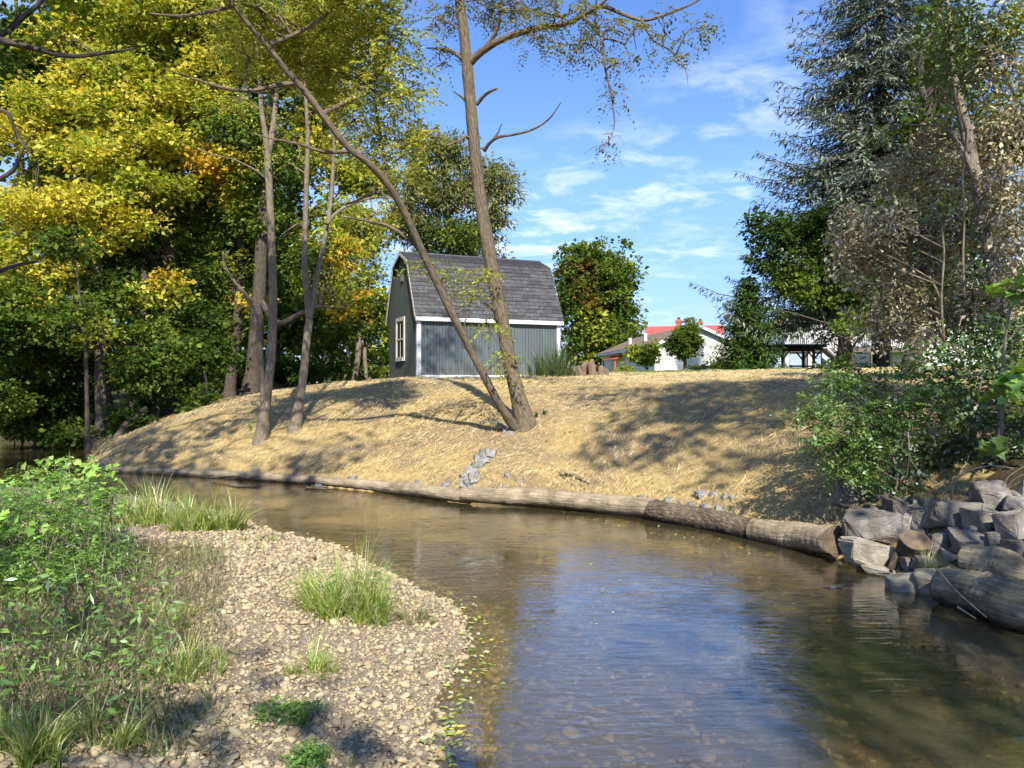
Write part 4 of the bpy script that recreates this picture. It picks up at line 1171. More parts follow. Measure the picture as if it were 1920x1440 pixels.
# chute of stones up the straw bank
chute = [(923,851,16,11),(903,856,18,11),(910,864,18,11),(895,861,13,13),(893,872,18,12),(902,872,14,9),(880,878,14,10),(889,884,16,11),(878,886,12,9),(871,895,18,14),
         (884,893,14,10),(895,890,10,8),(876,905,16,10),(889,903,18,9),(868,909,12,8),(881,912,12,7),(905,846,12,8),(915,846,10,8),(866,902,12,10),(897,897,9,7)]
ORD = ['topmost and brightest', 'second', 'third', 'fourth', 'fifth', 'sixth', 'seventh', 'eighth', 'ninth', 'tenth', 'eleventh', 'twelfth', 'thirteenth', 'fourteenth', 'fifteenth', 'sixteenth', 'seventeenth', 'eighteenth', 'nineteenth', 'lowest']
for i, (px, py, w_, h_) in enumerate(sorted(chute, key=lambda q: q[1])):
    lb = 'pale grey stone, %s from the top of the stone chute in the straw bank' % ORD[i]
    if i == 0: lb = 'topmost stone of the grey stone chute in the straw bank'
    if i == len(chute)-1: lb = 'lowest stone of the grey stone chute, just above the log'
    rock(px, py, w_*1.1, h_*1.15, lb, 'rock_pale', 'stones in the chute', seed=300+i, sub=2, name='stone')
small = [(768,909,18,10,'pair-forming pale stone on the bank left of the chute'),(782,903,10,8,'small pale stone beside the pale stone left of the chute'),(836,909,18,9,'grey wedge stone at the foot of the straw just left of the chute'),
         (952,891,12,13,'dark upright stone in the straw right of the chute'),(978,903,8,8,'small dark stone between the chute and the pale dead branch'),(945,912,10,6,'small flat pale stone on top of the long log'),
         (1315,927,24,14,'largest pale stone in the cluster above the bark covered log'),(1338,927,14,9,'pale stone touching the largest stone above the bark covered log'),(1296,946,16,11,'low grey stone left in the cluster above the bark covered log'),
         (1325,950,22,9,'flat grey stone in the cluster above the bark covered log'),(1348,953,16,12,'grey stone lowest right in the cluster above the bark covered log'),(1360,930,12,10,'dark grey stone at the right of the cluster in the straw'),
         (1372,934,14,9,'second dark grey stone right of the cluster in the straw'),(1254,938,18,9,'flat pale stone behind the joint of two logs'),(1276,940,9,8,'small pale stone near the joint of two logs'),
         (1200,932,12,9,'small grey stone near the right end of the long log'),(940,800,22,14,'tan stone in the bare patch under the leaning trunk'),(950,808,16,10,'second tan stone in the bare patch under the leaning trunk'),
         (935,795,14,9,'uppermost stone in the bare patch under the leaning trunk'),(958,812,12,8,'lowest stone in the bare patch under the leaning trunk'),(975,792,8,8,'small white stone between the two trunks'),
         (205,862,9,7,'white stone at the left tip of the straw bank'),(196,874,10,8,'grey stone under the left tip of the straw bank'),(480,882,16,6,'flat pale stone at the foot of the bank on the left'),
         (562,903,8,9,'small pale stone standing at the left waterline'),(600,910,20,6,'flat drift stone at the left waterline'),(662,897,18,9,'pale stone on the bank near the left log'),(560,876,10,6,'small grey stone in straw above the left log')]
for i, (px, py, w_, h_, lb) in enumerate(small):
    rock(px, py, w_, h_, lb, 'rock_tan' if 'tan' in lb else 'rock_pale', 'stones along the foot of the straw bank', seed=400+i, sub=2, name='stone')

# ------------------------------------------------------------------ logs
def log(name, label, pts, rads, mat, endmat='log_end', sides=20, knob=0.075, n=48, knots=0, seed=0, cat='log', group=None):
    rng = np.random.default_rng(900+seed)
    base = np.asarray(pts[len(pts)//2], float)
    root = empty(name, base); tag(root, label, cat, group)
    path = catmull(pts, n)
    rr_ = np.interp(np.linspace(0, 1, n), np.linspace(0, 1, len(rads)), rads)
    V, F, TC = tube_data(path-base, rr_, sides, knob, cap=False, rng=rng)
    V = V + 0.14*rr_.mean()*knob*rng.standard_normal(V.shape)
    g = Geo(); g.add(V, F, None, TC)
    mobj('stem', g.mesh('stem', M[mat], True), root)
    for e in (0, -1):
        ring = V[:sides] if e == 0 else V[-sides:]
        c = ring.mean(0); d = unit((path[0]-path[1]) if e == 0 else (path[-1]-path[-2]))
        rings = [ring + d*0.004]
        for q in (0.75, 0.5, 0.25): rings.append(c + (ring-c)*q + d*(0.006+0.012*rng.standard_normal((sides, 1))*0.4))
        R = np.vstack(rings + [c[None]+d*0.006])
        Fq = []
        for a in range(3):
            for j in range(sides):
                j2 = (j+1) % sides
                Fq.append((a*sides+j, a*sides+j2, (a+1)*sides+j2, (a+1)*sides+j))
        for j in range(sides): Fq.append((3*sides+j, 3*sides+(j+1) % sides, 4*sides, 3*sides+j))
        g2 = Geo(); g2.add(R-c, np.array(Fq))
        mobj('cut_end', g2.mesh('cut_end', M[endmat], False), root, c)
    for q in range(knots):
        i = rng.integers(4, n-4); a = rng.uniform(2.6, 5.2)
        t = unit(path[i+1]-path[i]); s = unit(np.cross(t, [0, 0, 1.0])); u = np.cross(s, t)
        d = np.cos(a)*s + abs(np.sin(a))*u*0.4
        p = path[i]-base + d*rr_[i]*0.8
        g3 = Geo(); g3.tube(np.array([p, p+d*rr_[i]*0.2, p+d*rr_[i]*0.4]), [rr_[i]*0.3, rr_[i]*0.24, rr_[i]*0.16], 10, 0.08)
        mobj('knot', g3.mesh('knot', M['log_bark'], True), root)
    return root
log('log', 'long bare weathered log along the water below the stone chute', [P(868, 927, 11.5), P(1000, 932, 11.2), P(1110, 942, 10.8), P(1232, 955, 10.25)], [0.11, 0.135, 0.13, 0.14], 'log', knots=4, seed=1, group='logs edging the bank')
log('log', 'bark covered log along the water below the cluster of pale stones', [P(1222, 956, 10.2), P(1320, 975, 9.65), P(1430, 1000, 8.9)], [0.135, 0.15, 0.15], 'log_bark', knots=2, seed=2, knob=0.09, group='logs edging the bank')
log('log', 'bare log end with shadowed cut face beside the tan boulder', [P(1415, 995, 8.95), P(1490, 1005, 8.45), P(1564, 1014, 7.9)], [0.14, 0.15, 0.155], 'log', knots=1, seed=3, group='logs edging the bank')
log('log', 'thin weathered log along the water left of the stone chute', [P(560, 898, 13.9), P(700, 911, 12.95), P(800, 922, 12.1), P(880, 931, 11.5)], [0.08, 0.10, 0.11, 0.105], 'log', knots=2, seed=4, group='logs edging the bank')
log('log', 'shaded low log at the far left waterline of the straw bank', [P(200, 882, 15.8), P(340, 888, 15.15), P(460, 893, 14.5), P(575, 900, 13.8)], [0.075, 0.09, 0.09, 0.085], 'log', knots=1, seed=5, group='logs edging the bank')
log('log', 'large grey weathered log jutting over the water at lower right', [P(1772, 1098, 6.35), P(1860, 1118, 5.95), P(1960, 1148, 5.5), (4.6, 4.7, 0.16)], [0.15, 0.175, 0.18, 0.17], 'log_grey', knots=3, seed=6, sides=28, n=60)
log('log', 'upper sunlit weathered log resting behind the large grey log', [P(1812, 1046, 6.28), P(1880, 1062, 6.02), P(1960, 1088, 5.72), (4.75, 5.0, 0.44)], [0.115, 0.135, 0.135, 0.13], 'log_grey', knots=2, seed=7, sides=24, n=50)
# cut stump leaning in the rocks
sp = [P(1700, 1075, 7.25), P(1706, 1045, 7.22), P(1717, 1013, 7.1)]
log('stump', 'cut round stump post standing among the rocks with cracked top', sp, [0.13, 0.132, 0.135], 'bark_dark', 'log_end', 20, 0.05, 16, 0, 8, 'stump')
log('stake', 'slim dark stake leaning beside the cut stump', [P(1668, 1070, 7.2), P(1678, 1045, 7.2), P(1692, 1012, 7.2)], [0.03, 0.03, 0.025], 'log_bark', 'log_end', 10, 0.05, 12, 0, 9, 'stake')
# loose sticks
def stick(label, pts, r, mat='twig_grey', name='stick', forks=()):
    base = np.asarray(pts[0], float); root = empty(name, base); tag(root, label, 'stick', 'loose sticks')
    g = Geo(); p = catmull(pts, max(8, 4*len(pts))); g.tube(p-base, np.linspace(r, r*0.4, len(p)), 7, 0.06)
    mobj('stem', g.mesh('stem', M[mat], True), root)
    for f in forks:
        g = Geo(); p = catmull(f, 8); g.tube(p-base, np.linspace(r*0.6, r*0.25, len(p)), 6, 0.04); mobj('fork', g.mesh('fork', M[mat], True), root)
a = G(1060, 893); b = G(1105, 912)
stick('pale barkless dead branch lying on the straw above the long log', [a+[0, 0, .05], 0.5*(a+b)+[0, 0, .08], b+[0, 0, .05]], 0.032, 'log', forks=[[0.6*a+0.4*b+[0, 0, .07], 0.45*a+0.55*b+[-.1, -.05, -.02], 0.3*a+0.7*b+[-.15, -.08, -.02]]])
a = G(1048, 892); b = G(1062, 902)
stick('short dark twig on the straw left of the pale dead branch', [a+[0, 0, .04], b+[0, 0, .06]], 0.018, 'log_bark')
stick('thin pale stick leaning from the large log into the water', [P(1755, 1065, 6.2), P(1795, 1110, 6.0), P(1850, 1158, 5.55)], 0.010)
stick('short pale stick poking from the water under the large log', [P(1795, 1138, 5.75), P(1830, 1160, 5.6)], 0.009)
stick('arched bare twig over the rock pile', [P(1782, 945, 7.7), P(1788, 910, 7.6), P(1810, 885, 7.5), P(1858, 873, 7.4), P(1900, 878, 7.3)], 0.010, forks=[[P(1810, 885, 7.5), P(1815, 860, 7.5), P(1822, 845, 7.5)]])
stick('bundle of bare twigs at the right above the rock pile', [P(1880, 925, 7.3), P(1900, 900, 7.2), P(1930, 885, 7.1)], 0.008, forks=[[P(1882, 922, 7.3), P(1910, 905, 7.2), P(1935, 900, 7.1)], [P(1878, 926, 7.3), P(1890, 895, 7.25), P(1925, 872, 7.2)]])
stick('dead branch with side twigs lying in the far left shallows', [P(400, 905, 14.3)*[1, 1, 0]+[0, 0, .05], P(450, 903, 14.1)*[1, 1, 0]+[0, 0, .1], P(500, 906, 13.9)*[1, 1, 0]+[0, 0, .04]], 0.02, 'log_bark', forks=[[P(450, 900, 14.1)*[1, 1, 0]+[0, 0, .1], P(470, 895, 14.1), P(488, 893, 14.0)]])
stick('drift stick floating at the left waterline', [P(575, 914, 13.2)*[1, 1, 0]+[0, 0, .02], P(625, 918, 12.9)*[1, 1, 0]+[0, 0, .03]], 0.03, 'log')
# mossy dark roots and fallen wood at the left tip of the bank
log('log', 'dark fallen trunk lying up the slope at the left tip of the bank', [P(212, 835, 20.0), P(235, 800, 20.4), P(275, 765, 20.8)], [0.10, 0.10, 0.07], 'bark_dark', seed=10)
# split log pile beside the shed grass
def build_woodpile():
    g0 = G(1110, 708); base = np.array([g0[0], 24.0*1.0, 0]); base = P(1108, 706, 23.5); base[2] = hz1(base[0], base[1])
    r = empty('old_stump', base); tag(r, 'broad split weathered brown stump between the ornamental grass and the lawn', 'stump')
    rng = np.random.default_rng(4)
    for q in range(16):
        a = rng.uniform(-0.5, 0.5); h = rng.uniform(0.22, 0.48)*(1.15-abs(a)); d = rng.uniform(-0.2, 0.2); w_ = rng.uniform(0.09, 0.15)
        lean = a*0.25
        V, F, _ = tube_data(catmull(np.array([(a, d, -0.15), (a+lean*0.3, d, h*0.5), (a+lean*0.9+rng.normal()*.06, d+rng.uniform(-.1, .1), h)]), 7), np.array([1.5, 1.2, 1.05, 1, .95, .8, .55])*w_, 8, 0.22)
        gg = Geo(); gg.add(V, F)
        mobj('split_block', gg.mesh('split_block', M['stump_wood'], False), r)
build_woodpile()
#__PART3__
# ------------------------------------------------------------------ trees
LOC = 'bark_locust'
# big locust on the bank
g1 = G(985, 797); Y1 = g1[1]
def y_at(pts, Y, dy): return [P(q[0], q[1], Y+d) for q, d in zip(pts, dy)]
tp = [(985,795),(972,745),(958,690),(943,610),(929,540),(915,460),(903,390),(893,310),(886,240),(880,170),(875,110),(868,50),(861,0),(850,-120),(846,-260),(830,-420)]
t1 = (y_at(tp, Y1, [0]*16), [.150,.136,.124,.119,.115,.112,.110,.106,.101,.097,.094,.088,.083,.072,.054,.03])
limb = (y_at([(880,118),(905,95),(945,72),(1010,52),(1060,45),(1105,22),(1130,12),(1165,25),(1205,38),(1255,25),(1310,0),(1360,-40)], Y1, np.linspace(0, -1.4, 12)), [.075,.062,.055,.047,.042,.038,.034,.03,.026,.021,.015,.009])
limbs1 = [plant(t1), limb,
  (y_at([(1092,30),(1120,60),(1130,80),(1135,130),(1145,175),(1152,230),(1143,262),(1128,282)], Y1, np.linspace(-.9,-1.6,8)), [.028,.024,.02,.016,.013,.010,.007,.004]),
  (y_at([(1203,38),(1225,75),(1262,98),(1285,130),(1290,160)], Y1, np.linspace(-1.1,-1.6,5)), [.02,.016,.012,.008,.004]),
  (y_at([(1130,72),(1165,80),(1180,105),(1183,140)], Y1, np.linspace(-1,-1.4,4)), [.014,.012,.008,.004]),
  (y_at([(1100,25),(1130,5),(1190,-60),(1240,-150)], Y1, [-.9,-1,-1.2,-1.4]), [.03,.025,.02,.01]),
  (y_at([(868,110),(850,98),(828,92),(800,90)], Y1, [0,.2,.4,.6]), [.05,.035,.025,.012]),
  (y_at([(905,95),(930,60),(940,20),(945,-60),(960,-160)], Y1, [-.1,-.2,-.3,-.3,-.3]), [.04,.032,.026,.02,.01]),
  # dead stubs
  (y_at([(908,283),(918,268),(935,257),(965,252),(1000,242),(1030,222),(1052,192)], Y1, [0,-.1,-.2,-.3,-.4,-.45,-.5]), [.035,.03,.026,.022,.02,.016,.010]),
  (y_at([(920,266),(933,250),(941,231)], Y1, [-.1,-.15,-.2]), [.02,.016,.008]),
  (y_at([(894,196),(905,182),(918,172),(932,166)], Y1, [0,-.1,-.2,-.3]), [.035,.03,.026,.02]),
  (y_at([(876,192),(866,182),(853,173)], Y1, [0,.1,.2]), [.03,.024,.014]),
  (y_at([(884,262),(873,256),(860,264),(837,273)], Y1, [0,-.1,-.2,-.3]), [.03,.026,.024,.016]),
  (y_at([(932,600),(926,582),(910,568)], Y1, [-.15,-.25,-.35]), [.04,.033,.024]),
  (y_at([(868,45),(845,-60),(790,-200)], Y1, [0,.4,1.0]), [.06,.04,.012]),
  (y_at([(852,-120),(900,-260),(960,-380)], Y1, [0,-.4,-1.0]), [.06,.04,.012]),
]
lob1 = [L(835,40,Y1,42,45,None,.8), L(825,100,Y1+.5,30,28,None,.7), L(940,30,Y1,60,38,None,1), L(1000,60,Y1-.5,55,38,None,1), L(1050,30,Y1-.7,55,30,None,1), L(1075,85,Y1-.8,38,30,None,1),
        L(1120,50,Y1-1,50,40,'locust_dry',1), L(1138,130,Y1-1.2,32,36,'locust_dry',.8), L(1150,195,Y1-1.3,24,36,'locust_dry',.8), L(1140,255,Y1-1.4,18,24,'locust_dry',.7),
        L(1190,60,Y1-1.2,45,36,'locust_dry',.7), L(1250,60,Y1-1.3,45,40,'locust_dry',.6), L(1310,35,Y1-1.5,45,30,'locust_dry',.6), L(1260,115,Y1-1.4,36,26,'locust_dry',.5),
        L(910,-60,Y1,120,70,None,.6), L(800,-150,Y1+.6,110,90,None,.25), L(960,-220,Y1-.3,140,110,None,.25), L(1080,-100,Y1-.8,110,70,None,.5), L(850,-360,Y1,150,110,None,.25), L(1010,-290,Y1-.2,130,90,None,.25), L(1060,-430,Y1-.4,140,100,None,.25), L(900,-500,Y1,150,110,None,.25), L(740,-320,Y1+.5,110,90,None,.25), L(1200,-110,Y1-1.2,90,60,'locust_dry',.7)]
make_tree('locust_tree', 'tall thick locust tree leaning left in front of the shed', limbs1, lob1, bark=LOC, pal='locust_dry', mode='pinnate', per=5, srad=.24, dens=.42, pin=(.30, 6, .24), sides=18, twigs=.9,
          limb_r=.018, droop=.55, knob=.05, shell=.2, seed=3)
# thin leaning locust, leans out over the water
g2 = G(966, 806); Y2 = g2[1]
tp2 = [(968,806),(950,780),(930,747),(900,690),(873,638),(848,590),(824,540),(800,490),(780,445),(760,402),(740,365),(716,333),(690,305),(655,278),(615,230),(575,175),(535,130),(500,85),(465,45),(430,0),(390,-60),(340,-140)]
dy2 = np.linspace(0, -3.6, len(tp2))
t2 = (y_at(tp2, Y2, dy2), list(np.interp(np.linspace(0, 1, len(tp2)), [0, .15, .5, .75, 1], [.078,.065,.055,.044,.018])))
def D2(px): return float(np.interp(px, [340, 968], [-3.6, 0]))
tr2 = [plant(t2),
  (y_at([(745,372),(728,362),(700,362),(665,378),(640,385)], Y2, [D2(745)+d for d in (0,.2,.5,.8,1)]), [.04,.034,.028,.02,.012]),
  (y_at([(790,470),(765,448),(730,425),(690,415),(640,405)], Y2, [D2(780)+d for d in (0,-.2,-.3,-.4,-.5)]), [.04,.034,.028,.02,.012]),
  (y_at([(725,340),(722,300),(712,250),(705,200),(703,150),(710,90)], Y2, [D2(725)+d for d in (0,.1,.2,.3,.4,.5)]), [.035,.03,.026,.02,.015,.008]),
  (y_at([(600,215),(650,190),(700,150),(740,100),(770,60)], Y2, [D2(600)+d for d in (0,.3,.6,.9,1.1)]), [.035,.03,.024,.016,.008]),
  (y_at([(560,155),(520,160),(470,170),(420,165),(370,150),(310,130)], Y2, [D2(560)+d for d in (0,-.2,-.3,-.4,-.5,-.6)]), [.04,.034,.028,.022,.016,.008]),
  (y_at([(500,85),(560,60),(620,20),(660,-30)], Y2, [D2(500)+d for d in (0,.3,.5,.7)]), [.035,.028,.02,.01]),
  (y_at([(440,10),(400,20),(340,30),(280,25)], Y2, [D2(440)+d for d in (0,-.2,-.4,-.5)]), [.03,.025,.018,.01]),
  (y_at([(660,283),(610,285),(560,270),(520,262),(470,250)], Y2, [D2(660)+d for d in (0,-.3,-.4,-.5,-.6)]), [.03,.026,.02,.015,.008]),
  (y_at([(868,632),(873,600),(885,560),(890,540)], Y2, [D2(868)+d for d in (-.1,-.2,-.2,-.2)]), [.018,.014,.01,.005]),
  (y_at([(822,540),(835,510),(848,470)], Y2, [D2(822)+d for d in (-.1,-.2,-.2)]), [.012,.009,.004]),
  (y_at([(905,700),(930,680),(945,660),(925,630),(915,600)], Y2, [D2(905)+d for d in (-.1,-.2,-.3,-.3,-.3)]), [.014,.010,.008,.006,.004]),
]
lob2 = [L(730,80,Y2-1.5,70,60), L(700,170,Y2-1.6,60,60), L(640,120,Y2-.8,80,60), L(760,170,Y2-1.2,40,55), L(720,260,Y2-1.3,60,50), L(660,230,Y2-.7,50,45), L(570,90,Y2-1.1,80,55), L(520,40,Y2-1.4,80,50), L(620,30,Y2-1.0,80,45),
        L(690,15,Y2-1.8,80,40), L(460,110,Y2-1.6,50,45), L(440,20,Y2-1.8,70,40), L(770,290,Y2-1,34,40), L(745,330,Y2-1.2,28,24), L(560,-60,Y2-2.4,140,60), L(400,-80,Y2-3.3,120,70), L(700,-70,Y2-1.8,110,60),
        L(850,520,Y2-.8,20,14,'yellowgreen',.35), L(905,520,Y2-.6,22,12,'yellowgreen',.5), L(890,545,Y2-.7,14,12,'yellowgreen',.4), L(920,615,Y2-.5,18,14,'yellowgreen',.35), L(935,680,Y2-.5,22,12,'yellowgreen',.4), L(800,500,Y2-1,14,10,'yellowgreen',.35)]
make_tree('locust_tree', 'slender locust tree leaning far left across the shed front', tr2, lob2, bark=LOC, pal='locust', mode='pinnate', per=7, srad=.29, dens=.66, pin=(.33, 5, .27), sides=14, twigs=.5, limb_r=.016, droop=.5, knob=.045, shell=.2, seed=5)
# forked tree on the left slope
g3 = G(553, 806); Y3 = g3[1]
make_tree('locust_tree', 'forked slim tree on the straw slope with pale grey stems', [plant((y_at([(553,805),(560,760),(568,710),(574,650),(580,598)], Y3, [0]*5), [.115,.092,.085,.08,.076])),
  (y_at([(580,600),(574,540),(571,480),(573,400),(575,330),(577,260),(574,190),(566,100),(560,0),(550,-120)], Y3, np.linspace(0,-.4,10)), [.066,.062,.058,.055,.05,.045,.04,.034,.026,.012]),
  (y_at([(580,600),(588,550),(600,490),(612,430),(620,380),(625,310),(628,250),(640,150),(650,40),(660,-80)], Y3, np.linspace(0,.5,10)), [.062,.056,.052,.047,.043,.039,.034,.028,.02,.008]),
  (y_at([(612,420),(630,400),(655,385),(700,370),(740,372)], Y3, [0,.2,.4,.5,.6]), [.04,.034,.028,.02,.01]),
  (y_at([(572,430),(560,420),(545,428),(528,440)], Y3, [0,-.1,-.2,-.2]), [.02,.017,.013,.008]), (y_at([(560,300),(562,280),(552,262),(545,255)], Y3, [0,0,0,0]), [.015,.012,.010,.008])],
  [L(560,60,Y3,60,60), L(640,80,Y3+.4,60,60), L(600,-60,Y3,110,70), L(640,200,Y3+.3,40,40), L(545,160,Y3-.3,40,40), L(700,350,Y3+.5,36,24,None,.5), L(530,300,Y3-.2,24,30,None,.4)],
  bark='bark_pale', pal='locust', mode='pinnate', per=6, srad=.33, dens=.52, pin=(.34, 5, .28), sides=12, limb_r=.016, droop=.5, seed=7)
g4 = G(490, 826); Y4 = g4[1]
make_tree('locust_tree', 'straight slim tree lowest on the left straw slope', [plant((y_at([(490,826),(495,780),(503,720),(509,650),(512,570),(511,500),(508,430),(505,360),(502,300),(497,250),(490,205),(487,150),(478,60),(470,-60)], Y4, np.linspace(0,-.6,14)), [.13,.105,.092,.086,.083,.08,.076,.073,.068,.055,.046,.038,.027,.01])),
  (y_at([(503,290),(510,250),(516,205),(522,140),(528,50),(535,-60)], Y4, np.linspace(-.2,.1,6)), [.06,.056,.05,.04,.028,.01]),
  (y_at([(494,760),(492,700),(488,650),(480,600),(465,560),(440,528),(422,500),(418,470)], Y4, np.linspace(-.05,-.5,8)), [.06,.055,.05,.045,.04,.034,.028,.018]),
  (y_at([(505,340),(480,320),(440,300),(400,290),(360,275)], Y4, [-.2,-.4,-.6,-.8,-.9]), [.025,.02,.016,.012,.006])],
  [L(480,80,Y4-.3,60,60), L(530,30,Y4,60,60), L(450,180,Y4-.4,50,40), L(500,-60,Y4,120,70), L(540,230,Y4,30,36,None,.5), L(430,470,Y4-.5,28,22,'yellowgreen',.5)],
  bark='bark_pale', pal='locust', mode='pinnate', per=6, srad=.33, dens=.52, pin=(.34, 5, .28), sides=12, limb_r=.016, droop=.5, seed=8)

# yellow maple
Ym = 23.5
make_tree('maple_tree', 'large maple with bright yellow autumn leaves at the left', [plant((y_at([(312,745),(312,650),(314,560),(318,470),(326,390),(332,300),(336,200),(330,90),(320,-40),(315,-200)], Ym, np.linspace(0,0,10)), [.34,.30,.28,.26,.24,.2,.17,.13,.09,.04])),
  (y_at([(318,470),(300,430),(280,380),(265,320),(250,240),(230,140)], Ym, [0,-.3,-.6,-.9,-1.1,-1.3]), [.14,.12,.10,.08,.06,.02]), (y_at([(322,430),(345,390),(380,350),(420,320),(450,305)], Ym, [0,.1,.2,.3,.3]), [.12,.10,.08,.06,.02]),
  (y_at([(314,520),(270,470),(210,440),(140,420),(60,410)], Ym, [0,-.6,-1,-1.3,-1.5]), [.12,.10,.08,.05,.02])],
  [L(265,125,Ym,105,42,'yellow',1.1), L(330,195,Ym-.8,85,38,'yellow',1.1), L(225,215,Ym-1,110,40,'yellow',1.1), L(330,268,Ym-1.2,120,40,'yellow',1.2), L(425,300,Ym-.6,80,36,'orange',1.1), L(140,262,Ym-1.2,105,40,'yellow',1.1),
   L(260,330,Ym-1.8,80,34,'yellow',1.0), L(120,385,Ym-2,145,40,'yellow',1.2), L(245,415,Ym-2,70,30,'yellow',1), L(45,480,Ym-2,75,42,'yellow',1.1), L(130,520,Ym-2,50,30,'yellow',.9), L(90,175,Ym-1,80,38,'yellowgreen',1), L(160,70,Ym,110,50,'yellowgreen',1),
   L(300,30,Ym,140,50,'yellowgreen',1), L(40,260,Ym-1,55,45,'yellow',1), L(420,210,Ym,55,40,'yellowgreen',1), L(60,570,Ym-2,60,36,'yellow',.9), L(270,555,Ym-1.6,62,24,'yellow',.9), L(325,520,Ym-1.6,40,20,'orange',.8), L(235,690,Ym-1.8,60,22,'yellow',.9), L(180,640,Ym-1.8,36,20,'yellowgreen',.8),
   L(60,60,Ym-.6,70,50,'yellowgreen',1), L(190,140,Ym-1,80,40,'yellow',1), L(380,150,Ym-.4,60,40,'yellow',.9), L(400,70,Ym,80,50,'yellowgreen',1), L(20,380,Ym-1.6,60,40,'yellow',1), L(190,300,Ym-1.8,90,34,'yellow',1), L(330,360,Ym-1.2,80,30,'yellowgreen',1), L(450,360,Ym-.4,50,36,'yellow',.8), L(170,450,Ym-2,70,26,'yellow',.8), L(370,420,Ym+.5,90,60,'green',1), L(250,480,Ym,80,50,'green',.9), L(180,330,Ym+.5,120,60,'green',1), L(60,120,Ym+.5,90,60,'green',1), L(280,250,Ym+1,160,120,'green',.8), L(200,-60,Ym,200,80,'yellowgreen',.9), L(380,-30,Ym,110,80,'green',.9), L(100,330,Ym+.4,120,50,'yellowgreen',.9)],
  leaf=.125, per=23, srad=.42, flat=.5, dens=1.05, ratio=.8, twigs=.16, droop=.3, seed=10, lobed=False, limb_r=.07, jit=.18)
# other trees of the left wood
make_tree('maple_tree', 'green maple behind the yellow one with dark twin trunk', [plant((y_at([(430,742),(437,660),(448,580),(452,480),(448,380),(440,260),(430,120),(420,-60)], 24.5, [0]*8), [.19,.17,.16,.14,.12,.10,.07,.03]))],
  [L(440,400,24.5,90,60,'green',1), L(400,520,24,80,50,'green',1), L(480,480,25,80,60,'green',1), L(430,300,25,110,80,'green',1), L(470,180,25,110,90,'deep',1), L(400,100,25,110,90,'green',1), L(400,600,23.5,60,40,'green',1), L(470,560,24,36,24,'orange',.7), L(440,-40,25,150,90,'green',1)],
  leaf=.13, per=22, srad=.42, flat=.35, dens=.75, twigs=.3, seed=11, limb_r=.05)
make_tree('oak_tree', 'thick dark trunk tree standing behind the straight slim tree', [plant((y_at([(470,740),(476,680),(482,600),(488,520),(492,420),(500,300),(510,150),(515,-40)], 22.8, [0]*8), [.27,.22,.205,.19,.17,.14,.10,.04])), (y_at([(486,560),(520,605),(560,590),(600,575),(640,580)], 22.8, [0,-.4,-.5,-.4,-.2]), [.10,.09,.075,.06,.03])],
  [L(520,420,22.8,80,60,'green',1), L(540,330,23,80,60,'deep',1), L(560,500,23,60,50,'green',1), L(500,240,23,90,70,'deep',1), L(640,470,23.5,60,44,'orange',.9), L(600,280,23.5,70,60,'yellow',.6), L(650,560,23,40,30,'orange',.6), L(520,100,23,110,80,'green',1), L(610,400,23.4,60,60,'yellowgreen',.8)],
  leaf=.12, per=22, srad=.4, flat=.35, dens=.8, twigs=.3, seed=12, limb_r=.05)
make_tree('old_tree', 'gnarled dark tree with exposed roots at the left tip of the bank', [plant((y_at([(200,822),(197,780),(193,720),(190,650),(187,560),(182,470),(178,390)], 21.5, [0]*7), [.30,.22,.2,.18,.15,.10,.03])),
   (y_at([(200,800),(212,815),(226,822)], 21.3, [0,0,0]), [.10,.08,.04]), (y_at([(196,805),(188,822),(176,834)], 21.3, [0,0,0]), [.09,.07,.04])],
  [L(190,560,21.5,70,50,'deep',1), L(150,480,22,80,50,'deep',1), L(220,420,22,80,60,'deep',1), L(120,620,21,70,50,'deep',1)],
  leaf=.12, per=22, srad=.4, flat=.35, dens=.75, twigs=.35, seed=13, limb_r=.05)
make_tree('sapling', 'thin pale stemmed sapling left of the gnarled dark tree', [plant((y_at([(165,830),(163,760),(162,700),(160,640),(152,580),(145,520),(135,420)], 19.8, [0]*7), [.06,.055,.05,.045,.04,.03,.015]))],
  [L(150,560,19.8,50,36,'green',1), L(120,470,20,60,40,'green',1), L(180,620,19.6,36,26,'yellowgreen',.8)], leaf=.11, per=20, srad=.34, dens=.7, bark='bark_dark', seed=14, limb_r=.02)
BG = [(30, 36, 'green', 'dense dark tree at the left edge of the wood', (.26)), (150, 40, 'green', 'tall green tree behind the gnarled dark tree', .24), (270, 37, 'green', 'dark tree filling the gap behind the yellow maple', .24),
      (385, 42, 'yellowgreen', 'tall tree between the yellow maple and the twin trunk', .22), (520, 38, 'green', 'dark green tree behind the straight slim tree', .22), (610, 44, 'yellowgreen', 'yellow green tree behind the forked slim tree', .2), (-120, 34, 'green', 'tree rising beyond the left edge over the water', .25)]
for i, (px, Y, pal, lb, r) in enumerate(BG):
    k = Y/FPX; rg = np.random.default_rng(50+i)
    tp_ = [P(px, 735, Y), P(px+rg.uniform(-8, 8), 550, Y), P(px+rg.uniform(-15, 15), 350, Y), P(px+rg.uniform(-20, 20), 120, Y), P(px, -120, Y)]
    lo = []
    for q in range(11):
        py = rg.uniform(-60, 620); hw = 80 if py > 60 else 60
        lo.append(L(px+rg.uniform(-hw, hw), py, Y+rg.uniform(-1.5, 1.5), rg.uniform(50, 80), rg.uniform(40, 60), pal if rg.random() < .7 else 'green', 1))
    make_tree('woodland_tree', lb, [plant((tp_, [r, r*.85, r*.65, r*.4, .03]))], lo, leaf=.27, per=18, srad=.62, flat=.45, dens=1.0, twigs=.05, seed=60+i, group='trees of the left wood', limb_r=.06)
